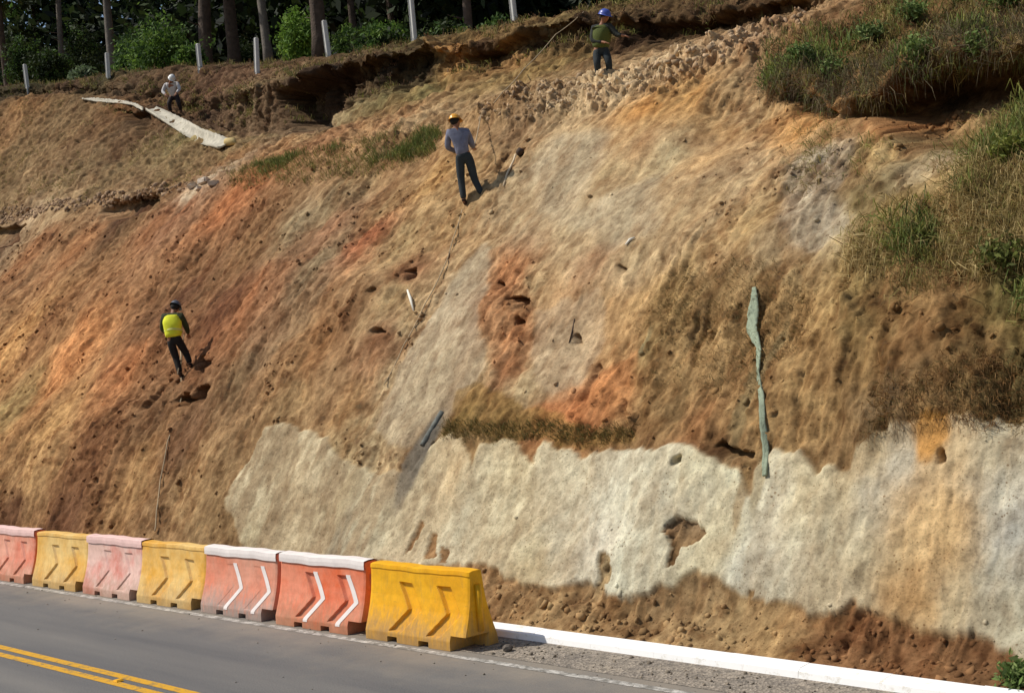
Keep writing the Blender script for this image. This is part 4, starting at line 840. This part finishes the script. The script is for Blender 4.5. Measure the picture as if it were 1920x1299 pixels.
# ------------------------------------------------------------------ people
RZL = math.atan2(RT.y, RT.x)      # local x = across the view, local y = away
def skinned(name, nodes, edges, mt, parent, root='pelvis', sub=2, extra=None):
    keys = list(nodes); ki = {k: i for i, k in enumerate(keys)}
    me = bpy.data.meshes.new(name); me.from_pydata([nodes[k][0] for k in keys], [(ki[a], ki[b]) for a, b in edges], [])
    o = bpy.data.objects.new(name, me); COL.objects.link(o)
    md = o.modifiers.new('s', 'SKIN'); md.use_smooth_shade = True
    sv = me.skin_vertices[0].data
    for i, k in enumerate(keys):
        r = nodes[k][1]; sv[i].radius = (r, r) if not hasattr(r, '__len__') else r; sv[i].use_root = (k == root)
    o.modifiers.new('u', 'SUBSURF').levels = sub
    bpy.context.view_layer.update(); dg = bpy.context.evaluated_depsgraph_get()
    nm = bpy.data.meshes.new_from_object(o.evaluated_get(dg)); nm.name = name
    bpy.data.objects.remove(o); bpy.data.meshes.remove(me)
    if extra:
        b = bmesh.new(); b.from_mesh(nm); extra(b); b.to_mesh(nm); b.free()
    return link(name, nm, mt, parent, True)
def cloth(name, c, var=.2): return simple(name, lin(c), var, 9, bs=.6, bd=.02)
M['skin'] = simple('skin', lin((150, 102, 74)), .08, 12, rough=.6)
M['hair'] = simple('dark_hair', (0.02, 0.015, 0.012), .2, 30)
M['boot'] = cloth('boot_leather', (58, 44, 36))
def V3(p): return Vector(p)
def person(label, loc, J, shirt, trousers, hat, vest=None, boots=None, facing=(0, 1), sleeve=True, hand_curl=.6, band_=None):
    """J: joint name -> local point. facing: horizontal direction of the face."""
    root = empty('person', loc, RZL); tag(root, label, 'person')
    f = Vector((facing[0], facing[1], 0)).normalized(); side = Vector((f.y, -f.x, 0))      # side = right-hand side
    N = {}; E = []
    def nd(k, p, r): N[k] = (tuple(p), r)
    nd('pelvis', J['pelvis'], .115); nd('waist', V3(J['pelvis']).lerp(V3(J['chest']), .45), .10); nd('chest', J['chest'], .125); nd('neck', J['neck'], .052)
    hd = V3(J['head']); up = (hd-V3(J['neck'])).normalized()
    nd('jaw', hd-up*.06+f*.02, .068); nd('skull', hd+up*.03-f*.005, .088); nd('crown', hd+up*.075-f*.01, .07)
    nd('nose', hd+f*.098-up*.02, .014)
    E += [('pelvis', 'waist'), ('waist', 'chest'), ('chest', 'neck'), ('neck', 'jaw'), ('jaw', 'skull'), ('skull', 'crown'), ('skull', 'nose')]
    for sd, s in (('l', -1), ('r', 1)):
        nd(sd+'ear', hd+side*s*.088+up*.0, .018); E.append(('skull', sd+'ear'))
        sh, el, wr = V3(J[sd+'shoulder']), V3(J[sd+'elbow']), V3(J[sd+'hand'])
        nd(sd+'sh', sh, .062); nd(sd+'el', el, .042); nd(sd+'wr', wr, .027); E += [('chest', sd+'sh'), (sd+'sh', sd+'el'), (sd+'el', sd+'wr')]
        d = (wr-el).normalized(); a = d.cross(Vector((0, 0, 1)));  a = a.normalized() if a.length > .1 else side.copy(); dn = d.cross(a).normalized()
        if dn.z > 0: dn = -dn
        palm = wr+d*.05; nd(sd+'pm', palm, (.034, .020)); E.append((sd+'wr', sd+'pm'))
        for k, (o_, ln) in enumerate(((-.032, .072), (-.011, .082), (.011, .078), (.032, .062))):
            b0 = palm+d*.035+a*o_; b1 = b0+d*ln*.5+dn*ln*.2*hand_curl; b2 = b1+d*ln*.25+dn*ln*.45*hand_curl
            nd(f'{sd}f{k}a', b0, .0095); nd(f'{sd}f{k}b', b1, .009); nd(f'{sd}f{k}c', b2, .0075); E += [(sd+'pm', f'{sd}f{k}a'), (f'{sd}f{k}a', f'{sd}f{k}b'), (f'{sd}f{k}b', f'{sd}f{k}c')]
        t0 = palm-a*.035*s; t1 = t0-a*.022*s+d*.035+dn*.02; nd(sd+'ta', t0, .011); nd(sd+'tb', t1, .0085); E += [(sd+'pm', sd+'ta'), (sd+'ta', sd+'tb')]
        hp, kn, an = V3(J[sd+'hip']), V3(J[sd+'knee']), V3(J[sd+'foot'])
        nd(sd+'hp', hp, .088); nd(sd+'kn', kn, .058); nd(sd+'an', an+Vector((0, 0, .07)), .040); tf = V3(J.get(sd+'toe', an+f*.15)); nd(sd+'to', tf+Vector((0, 0, .02)), .035)
        E += [('pelvis', sd+'hp'), (sd+'hp', sd+'kn'), (sd+'kn', sd+'an'), (sd+'an', sd+'to')]
    skinned('body', N, E, M['skin'], root)
    def grow(ks, add): return {k: (N[k][0], (N[k][1]+add) if not hasattr(N[k][1], '__len__') else N[k][1][0]+add) for k in ks}
    # trousers
    T = grow(['pelvis', 'lhp', 'rhp', 'lkn', 'rkn'], .018); T['pelvis'] = (N['pelvis'][0], .142); T['tw'] = (tuple(V3(N['pelvis'][0]).lerp(V3(N['waist'][0]), .6)), .128)
    for sd in 'lr': T[sd+'an'] = (tuple(V3(N[sd+'an'][0])+Vector((0, 0, .03))), .062)
    skinned('trousers', T, [('pelvis', 'tw'), ('pelvis', 'lhp'), ('pelvis', 'rhp'), ('lhp', 'lkn'), ('rhp', 'rkn'), ('lkn', 'lan'), ('rkn', 'ran')], trousers, root)
    # shirt
    Sx = grow(['waist', 'chest', 'lsh', 'rsh', 'lel', 'rel'], .022); Sx['hem'] = (tuple(V3(N['pelvis'][0])+Vector((0, 0, -.02))), .160); Sx['waist'] = (N['waist'][0], .138); Sx['chest'] = (N['chest'][0], .152)
    Sx['col'] = (tuple(V3(N['chest'][0]).lerp(V3(N['neck'][0]), .75)), .062)
    es = [('hem', 'waist'), ('waist', 'chest'), ('chest', 'col'), ('chest', 'lsh'), ('chest', 'rsh'), ('lsh', 'lel'), ('rsh', 'rel')]
    if sleeve:
        for sd in 'lr': Sx[sd+'wr'] = (tuple(V3(N[sd+'el'][0]).lerp(V3(N[sd+'wr'][0]), .9)), .040); es.append((sd+'el', sd+'wr'))
    skinned('shirt', Sx, es, shirt, root, 'chest')
    if vest:
        c, w_, pv = V3(N['chest'][0]), V3(N['waist'][0]), V3(N['pelvis'][0]); k = (V3(N['neck'][0])-pv).normalized()
        W = {'z': (tuple(pv+k*.0), .178), 'a': (tuple(pv+k*.10), .19), 'b': (tuple(w_), .20), 'c': (tuple(c-k*.03), .225), 'd': (tuple(c+k*.09), .17)}
        for sd in 'lr': W[sd] = (tuple(c.lerp(V3(N[sd+'sh'][0]), .72)+k*.01), .088)
        skinned('vest', W, [('z', 'a'), ('a', 'b'), ('b', 'c'), ('c', 'd'), ('c', 'l'), ('c', 'r')], vest, root, 'c')
        if band_:
            bm = bmesh.new()
            for o_ in (.16, .30):
                p = pv.lerp(V3(N['neck'][0]), o_/ .55); a = k.cross(Vector((0, 1, 0))).normalized(); b = k.cross(a)
                r = .205 if o_ > .2 else .196; n = 28; rg = []
                for zz in (-.022, .022): rg.append([bm.verts.new(p+k*zz+(a*math.cos(t*2*math.pi/n)+b*math.sin(t*2*math.pi/n))*r) for t in range(n)])
                for t in range(n): bm.faces.new((rg[0][t], rg[0][(t+1) % n], rg[1][(t+1) % n], rg[1][t]))
                break
            bm_obj('reflective_band', bm, band_, root, True)
    for sd in 'lr':
        an, to = V3(N[sd+'an'][0]), V3(N[sd+'to'][0])
        skinned('boot', {'a': (tuple(an+Vector((0, 0, .05))), .056), 'h': (tuple(an+Vector((0, 0, -.03))), .05), 'm': (tuple(an.lerp(to, .55)+Vector((0, 0, -.01))), .047), 't': (tuple(to), .043)}, [('a', 'h'), ('h', 'm'), ('m', 't')], boots or M['boot'], root, 'h')
    # hard hat: dome, brim, ridge
    bm = bmesh.new(); n = 24; hc = hd+up*.055; rings = []
    q = up.rotation_difference(Vector((0, 0, 1))).inverted()
    for j in range(9):
        t = j/8*math.pi/2; r = math.cos(t); z = math.sin(t)
        rings.append([bm.verts.new(hc+q @ Vector((0, 0, z*.115))+q @ (f*(math.cos(2*math.pi*k_/n)*.135*r)+side*(math.sin(2*math.pi*k_/n)*.113*r))*1.0+q @ Vector((0, 0, .012*abs(math.cos(t))*(abs(math.sin(2*math.pi*k_/n)) < .2)))) for k_ in range(n)])
    brim = [bm.verts.new(hc-up*.012+q @ (f*(math.cos(2*math.pi*k_/n)*.15+(.035 if math.cos(2*math.pi*k_/n) > .3 else 0))+side*(math.sin(2*math.pi*k_/n)*.13))) for k_ in range(n)]
    for a_, b_ in zip([brim]+rings[:-2], rings[:-1]):
        for k_ in range(n): bm.faces.new((a_[k_], a_[(k_+1) % n], b_[(k_+1) % n], b_[k_]))
    bm.faces.new(rings[-2]); bmesh.ops.delete(bm, geom=[v for v in bm.verts if not v.link_faces], context='VERTS')
    bm_obj('hard_hat', bm, hat, root, True)
    # hair below the hat and eyes
    bm = bmesh.new(); bmesh.ops.create_uvsphere(bm, u_segments=14, v_segments=9, radius=.098)
    bmesh.ops.scale(bm, vec=(.98, 1.0, .9), verts=bm.verts); bmesh.ops.translate(bm, vec=hd+up*.028-f*.016, verts=bm.verts); bm_obj('hair', bm, M['hair'], root, True)
    for s in (-1, 1):
        bm = bmesh.new(); bmesh.ops.create_uvsphere(bm, u_segments=8, v_segments=6, radius=.012); bmesh.ops.translate(bm, vec=hd+f*.084+side*s*.032+up*.008, verts=bm.verts); bm_obj('eye', bm, M['hair'], root, True)
    return root
def hatmat(nm, c): return simple(nm, lin(c), .06, 4, rough=.35, spec=.5, bs=0)
foot2, _ = surf(884, 381)
person('man in orange hard hat, grey-blue shirt and dark trousers standing upright on the slope', foot2,
       {'pelvis': (-.06, 0, .92), 'chest': (-.12, -.01, 1.27), 'neck': (-.16, 0, 1.47), 'head': (-.165, .03, 1.59), 'lshoulder': (-.31, .0, 1.40), 'rshoulder': (.05, .06, 1.39),
        'lelbow': (-.36, .06, 1.12), 'lhand': (-.20, .28, 1.06), 'relbow': (.12, .12, 1.14), 'rhand': (.14, .34, 1.12), 'lhip': (-.14, 0, .86), 'rhip': (.04, 0, .86),
        'lknee': (-.15, .03, .46), 'rknee': (.11, .05, .46), 'lfoot': (-.13, -.03, -.02), 'rfoot': (.23, .02, .05)},
       cloth('grey_blue_shirt', (122, 124, 140)), cloth('dark_trousers', (54, 60, 62)), hatmat('orange_hat', (236, 168, 60)), facing=(.5, .86))
foot1, _ = surf(340, 708)
person('man in bright yellow vest and dark helmet, seen from behind on the slope', foot1,
       {'pelvis': (-.10, .02, .84), 'chest': (-.11, .10, 1.20), 'neck': (-.09, .16, 1.40), 'head': (-.06, .22, 1.50), 'lshoulder': (-.29, .10, 1.33), 'rshoulder': (.09, .13, 1.31),
        'lelbow': (-.36, .16, 1.05), 'lhand': (-.20, .36, .95), 'relbow': (.16, .20, 1.04), 'rhand': (.14, .36, .92), 'lhip': (-.17, .02, .80), 'rhip': (.0, .03, .80),
        'lknee': (-.10, .10, .42), 'rknee': (.10, .20, .50), 'lfoot': (-.02, .0, 0), 'rfoot': (.17, .18, .18)},
       cloth('dark_olive_sleeves', (60, 66, 40)), cloth('black_trousers', (40, 36, 32)), hatmat('dark_grey_hat', (92, 96, 104)),
       vest=simple('yellow_vest', lin((240, 242, 60)), .06, 12, bs=.5, bd=.02), band_=simple('silver_band', lin((226, 226, 130)), .1, 9), facing=(.15, 1))
foot3, _ = surf(1122, 138)
foot3 = Vector((foot3.x, foot3.y+.2, foot3.z-.16))
person('man in blue hard hat and dark green vest standing at the rim beside pale rubble', foot3,
       {'pelvis': (-.03, .03, .66), 'chest': (.01, .0, 1.00), 'neck': (.06, -.02, 1.19), 'head': (.09, -.05, 1.29), 'lshoulder': (-.14, .04, 1.10), 'rshoulder': (.19, -.04, 1.09),
        'lelbow': (-.19, -.02, .84), 'lhand': (.02, -.18, .76), 'relbow': (.31, -.10, .90), 'rhand': (.42, -.18, .86), 'lhip': (-.11, .03, .62), 'rhip': (.06, .02, .62),
        'lknee': (-.14, -.12, .36), 'rknee': (.10, -.12, .36), 'lfoot': (-.12, .0, .0), 'rfoot': (.10, .0, .03)},
       cloth('dark_shirt', (48, 50, 44)), cloth('dark_slate_trousers', (44, 50, 52)), hatmat('blue_hat', (66, 82, 160)),
       vest=simple('dark_green_vest', lin((82, 90, 38)), .1, 12, bs=.5, bd=.02), facing=(.75, -.6))
foot4, _ = surf(328, 214)
person('man in white hard hat and pale shirt bending over behind the white drainage chute', foot4,
       {'pelvis': (.02, .1, .62), 'chest': (-.02, -.08, .92), 'neck': (.0, -.2, 1.06), 'head': (.06, -.28, 1.14), 'lshoulder': (-.22, -.08, .98), 'rshoulder': (.20, -.10, 1.0),
        'lelbow': (-.30, -.2, .74), 'lhand': (-.16, -.36, .6), 'relbow': (.30, -.22, .78), 'rhand': (.20, -.38, .62), 'lhip': (-.08, .08, .58), 'rhip': (.11, .08, .58),
        'lknee': (-.14, -.14, .34), 'rknee': (.20, -.14, .34), 'lfoot': (-.14, .02, .0), 'rfoot': (.22, .02, .0)},
       cloth('white_shirt', (196, 190, 186)), cloth('dark_brown_trousers', (50, 40, 38)), hatmat('white_hat', (224, 222, 214)), facing=(.1, -1))

# ------------------------------------------------------------------ small things on the slope
def ribbon(name, pts, widths, mt, label, cat, off=.03, thick=.015, wave=.02, seed=0, group=None, edge_drop=0.0):
    rs = np.random.RandomState(seed); bm = bmesh.new(); sp = []
    P3 = [surf(*p) for p in pts]; C = [p[0]+Vector(NF[p[1]])*off for p in P3]; Nn = [Vector(NF[p[1]]) for p in P3]
    C2, N2, W2 = [], [], []
    for i in range(len(C)-1):
        k = max(2, int((C[i+1]-C[i]).length/.06))
        for j in range(k):
            t = j/k; C2.append(C[i].lerp(C[i+1], t)); N2.append(Nn[i].lerp(Nn[i+1], t).normalized()); W2.append(widths[i]*(1-t)+widths[i+1]*t)
    C2.append(C[-1]); N2.append(Nn[-1]); W2.append(widths[-1])
    rows_ = []
    for i, c in enumerate(C2):
        t = (C2[min(i+1, len(C2)-1)]-C2[max(0, i-1)]).normalized(); s = t.cross(N2[i]).normalized(); n = N2[i]; w_ = W2[i]/2*(1+rs.uniform(-1, 1)*wave*4)
        top = [bm.verts.new(c+s*w_*u+n*(thick+rs.uniform(0, 1)*wave*.6+edge_drop*(abs(u) > .8))) for u in (-1+rs.uniform(-wave, wave)*8, -.5, 0, .5, 1+rs.uniform(-wave, wave)*8)]
        bot = [bm.verts.new(c+s*w_*u-n*.02) for u in (1, -1)]
        rows_.append(top+bot)
    for a, b in zip(rows_[:-1], rows_[1:]):
        for k in range(7): bm.faces.new((a[k], a[(k+1) % 7], b[(k+1) % 7], b[k]))
    bm.faces.new(rows_[0]); bm.faces.new(rows_[-1][::-1])
    o = bm_obj(name, bm, mt, None, True); tag(o, label, cat, group); return o
M['chute'] = simple('pale_concrete', lin((188, 180, 160)), .3, 4, bs=.8, bd=.03)
ribbon('drainage_chute', [(284, 207), (330, 232), (380, 257), (424, 274)], [.40, .44, .46, .44], M['chute'], 'white concrete drainage chute running down to the footpath', 'drainage chute', .06, .02, .008, 3, edge_drop=.07)
ribbon('drainage_channel', [(156, 187), (180, 188), (205, 190), (230, 193), (252, 198), (268, 203)], [.12, .15, .15, .15, .14, .10], M['chute'], 'narrow white concrete channel along the crest of the left bank', 'drainage channel', .03, .01, .03, 4, edge_drop=.03)
bm = bmesh.new()
p, ii = surf(432, 273); add_tube(bm, [p+Vector((-.28, 0, .06)), p+Vector((-.15, 0, .12)), p+Vector((.12, 0, .10)), p+Vector((.30, 0, .02))], [.05, .13, .12, .04], 12)
tag(bm_obj('sandbag', bm, simple('sandbag_cloth', lin((196, 172, 116)), .15, 8), None, True), 'yellowish sandbag at the lower end of the white chute', 'sandbag')
M['net'] = simple('pale_green_mesh', lin((150, 160, 134)), .3, 12, bs=1, bd=.02)
ribbon('net_strip', [(1416, 543), (1414, 580), (1414, 620), (1424, 655), (1427, 700), (1430, 745), (1432, 790), (1436, 840), (1437, 895)], [.06, .14, .16, .07, .06, .07, .08, .08, .06], M['net'], 'long pale green mesh strip hanging down to the pale render', 'mesh strip', .045, .003, .02, 5)
bm = bmesh.new(); a, ia = surf(830, 772); b, ib = surf(792, 836); na = Vector(NF[ia]); nb_ = Vector(NF[ib])
ax = (b-a); s0 = ax.cross(na).normalized(); n0 = s0.cross(ax).normalized(); rr = []
for t in np.linspace(0, 1, 10):
    c = a.lerp(b, t)-na*.005; rr.append([(c+s0*math.cos(k*math.pi/10)*.055+n0*math.sin(k*math.pi/10)*.055, c+s0*math.cos(k*math.pi/10)*.045+n0*math.sin(k*math.pi/10)*.045) for k in range(11)])
vo = [[(bm.verts.new(o_), bm.verts.new(i_)) for o_, i_ in r] for r in rr]
for i in range(9):
    for k in range(10):
        for w_ in (0, 1): bm.faces.new((vo[i][k][w_], vo[i+1][k][w_], vo[i+1][k+1][w_], vo[i][k+1][w_]))
    for k in (0, 10): bm.faces.new((vo[i][k][0], vo[i+1][k][0], vo[i+1][k][1], vo[i][k][1]))
for i in (0, 9):
    for k in range(10): bm.faces.new((vo[i][k][0], vo[i][k+1][0], vo[i][k+1][1], vo[i][k][1]))
tag(bm_obj('drain_pipe', bm, simple('blue_grey_pipe', lin((108, 110, 102)), .45, 7), None, True), 'blue-grey drain pipe lying at the top edge of the pale render', 'pipe')
def stick(name, pts, rad, mt, label, cat, off=.03, n=7, group=None):
    bm = bmesh.new(); Q_ = []
    for p in pts:
        s_, i_ = surf(*p); Q_.append(s_+Vector(NF[i_])*off)
    add_tube(bm, Q_, rad, n); o = bm_obj(name, bm, mt, None, True); tag(o, label, cat, group); return o
M['wood'] = simple('bare_wood', lin((222, 200, 166)), .15, 12); M['dwood'] = simple('dark_root', lin((74, 58, 46)), .2, 12); M['rope'] = simple('pale_rope', lin((176, 156, 124)), .15, 30)
M['droppale'] = simple('white_scrap', lin((232, 226, 208)), .08, 12)
stick('wood_stake', [(765, 547), (770, 562), (779, 584)], [.018, .030, .012], M['droppale'], 'white splintered stake on the slope left of the grey streak', 'stake')
stick('plastic_scrap', [(1174, 461), (1184, 452), (1192, 447)], [.010, .026, .010], M['droppale'], 'small white scrap high in the middle of the slope', 'scrap')
stick('root', [(1078, 600), (1073, 622), (1066, 644)], [.008, .014, .006], M['dwood'], 'dark thin root stub right of the orange patch', 'root', off=.01)
ro = empty('stake', (0, 0, 0)); tag(ro, 'pale wooden stake with dark round head, right of the standing man', 'stake')
s_, i_ = surf(944, 350); ro.location = s_
def loc(px, py, off): 
    a_, b_ = surf(px, py); return a_+Vector(NF[b_])*off-s_
bm = bmesh.new(); add_tube(bm, [loc(944, 350, .02), loc(952, 328, .05), loc(964, 304, .06), loc(970, 296, .07)], [.014, .020, .022, .018], 8); bm_obj('shaft', bm, M['wood'], ro, True)
bm = bmesh.new(); bmesh.ops.create_icosphere(bm, subdivisions=2, radius=.085); rs = np.random.RandomState(9)
for v in bm.verts: v.co = v.co*rs.uniform(.85, 1.1)
bmesh.ops.translate(bm, vec=loc(976, 291, .07), verts=bm.verts); bm_obj('head', bm, M['dwood'], ro, True)
def rope(pts, rad, label, mt=None):
    bm = bmesh.new(); C = [Vector(p) for p in pts]; out = []
    for i in range(len(C)-1):
        for j in range(6): t = j/6; out.append(C[i].lerp(C[i+1], t)+Vector((0, 0, -.03*math.sin(t*math.pi))))
    out.append(C[-1]); add_tube(bm, out, rad, 6); tag(bm_obj('rope', bm, mt or M['rope'], None, True), label, 'rope')
def so_(px, py, off=.05): a_, b_ = surf(px, py); return a_+Vector(NF[b_])*off
Rz = Matrix.Rotation(RZL, 4, 'Z')
def world_of(foot, p): return foot+(Rz @ Vector(p))
rope([so_(1092, 26), so_(1040, 75, .15), so_(990, 135, .15), so_(945, 178), so_(905, 218), world_of(foot2, (.14, .36, 1.10))], .011, 'rope from the scarp top to the man in the orange hard hat')
rope([so_(868, 395), so_(852, 450), so_(838, 500), so_(800, 575), so_(760, 650), so_(722, 722)], .010, 'thin pale rope trailing down the slope below the standing man')
rope([world_of(foot1, (.05, .34, .92)), so_(346, 690, .12), so_(340, 745), so_(318, 830), so_(306, 900), so_(298, 960), so_(293, 1000)], .013, 'pale rope hanging from the man in the yellow vest to the barriers')
stick('tool_handle', [(347, 650), (345, 680), (344, 712)], [.014, .014, .014], M['rope'], 'pale tool handle between the legs of the man in the yellow vest', 'tool', off=.16)
# pale broken slabs on the left rim
def stone(px, py, size, c, label, group, seed, up_=0.3):
    rs = np.random.RandomState(seed); s_, i_ = surf(px, py); bm = bmesh.new(); bmesh.ops.create_cube(bm, size=1)
    bmesh.ops.bevel(bm, geom=bm.edges[:], offset=.12, segments=2, affect='EDGES'); bmesh.ops.subdivide_edges(bm, edges=bm.edges[:], cuts=1, use_grid_fill=True)
    for v in bm.verts: v.co = Vector((v.co.x*size[0], v.co.y*size[1], v.co.z*size[2]))*rs.uniform(.9, 1.1)
    o = bm_obj('stone', bm, c); o.location = s_+Vector((0, 0, size[2]*up_)); o.rotation_euler = (rs.uniform(-.4, .4), rs.uniform(-.3, .3), rs.uniform(0, 3)); tag(o, label, 'stone', group)
M['pst'] = simple('pale_stone', lin((206, 188, 166)), .2, 6, bs=.8, bd=.03); M['gst'] = simple('grey_stone', lin((96, 88, 80)), .25, 8)
for a in [(358, 350, (.34, .26, .16), 'large pale slab at the left of the pile on the rim below the green grass', 1), (380, 343, (.30, .22, .18), 'pale block in the middle of the pile on the rim below the green grass', 2), (400, 346, (.30, .2, .14), 'pale slab at the right of the pile on the rim below the green grass', 3), (372, 356, (.18, .14, .1), 'small pale stone in front of the pile on the rim', 4)]:
    stone(a[0], a[1], a[2], M['pst'], a[3], 'pale broken slabs on the left rim', a[4])
bm = None
p_ = at_z(952, 1221, 0)
for k, (dx, dy, sz, lb) in enumerate(((0, 0, (.15, .12, .10), 'dark stone on the ground beside the end of the bright yellow barrier'), (-.15, .12, (.10, .10, .08), 'small stone behind the dark one at the end of the yellow barrier'))):
    rs = np.random.RandomState(k+30); bm = bmesh.new(); bmesh.ops.create_icosphere(bm, subdivisions=2, radius=.5)
    for v in bm.verts: v.co = Vector((v.co.x*sz[0], v.co.y*sz[1], v.co.z*sz[2]))*rs.uniform(.85, 1.15)
    o = bm_obj('stone', bm, M['gst']); o.location = (p_.x+dx, p_.y+dy, sz[2]*.45); tag(o, lb, 'stone', 'stones beside the yellow barrier')
# raised reflector between the yellow lines
bm = bmesh.new(); vs = add_box(bm, (0, 0, .012), (.11, .10, .022))
for v in vs:
    if v.co.z > .01: v.co.x *= .6; v.co.y *= .8
p_ = at_z(222, 1277, 0); o = bm_obj('road_stud', bm, simple('yellow_stud', lin((230, 170, 40)), .1, 9)); o.location = (p_.x, p_.y, .006); tag(o, 'yellow raised stud on the double centre line', 'road stud')
# broad-leaved plants on the right-hand vegetation
def plant(px, py, h, w, pal, label, seed, n=34, lf=.040, group='leafy plants on the right-hand bank'):
    h *= .6; w *= .8
    rs = np.random.RandomState(seed); s_, i_ = surf(px, py); root = empty('plant', s_); tag(root, label, 'plant', group)
    C = []; bm = bmesh.new()
    for k in range(n):
        a = rs.uniform(0, 6.28); t = rs.uniform(.3, 1); e = Vector((math.cos(a)*w*rs.uniform(.2, 1), math.sin(a)*w*rs.uniform(.2, 1)-.1, h*t)); C.append(tuple(e)); C.append(tuple(e*.75))
        if k < 9: add_tube(bm, [(0, 0, -.05), e*.5+Vector((0, 0, .03)), e], [.010, .007, .004], 4)
    V, F, c = leaves(rs, np.array(C), .07, 9, lf, pal); np_mesh('foliage', V, F, M['leaf'], root, False, c); bm_obj('stem', bm, M['dwood'], root, True)
GL = [(112, 134, 70), (98, 118, 60), (80, 98, 50), (128, 142, 84)]
for i, a in enumerate([(1510, 118, .45, .30, GL, 'green leafy plant at the left end of the overhanging turf'), (1565, 145, .40, .35, GL[1:], 'green leafy plant on the overhang above the orange earth'), (1715, 40, .55, .35, GL, 'bright leafy plant high on the turf near the top of the photo'),
        (1730, 112, .45, .28, GL, 'leafy plant in the middle of the turf above the dark hollow'), (1840, 105, .5, .28, GL, 'leafy plant on the turf above the right part of the hollow'), (1885, 20, .6, .4, GL, 'tall bright plant in the top right corner of the photo'), (1640, 75, .35, .35, GL[2:], 'low dark green plant in the middle of the turf'),
        (1890, 500, .45, .4, [(92, 98, 44), (108, 114, 56), (78, 84, 40)], 'dark green shrub at the right edge halfway down'), (1905, 300, .45, .3, [(118, 122, 50), (98, 106, 44)], 'yellow-green shrub at the right edge below the hollow'),
        (1916, 1266, .09, .07, GL, 'small green plant behind the kerb at the right edge')]):
    plant(*a, seed=400+i)
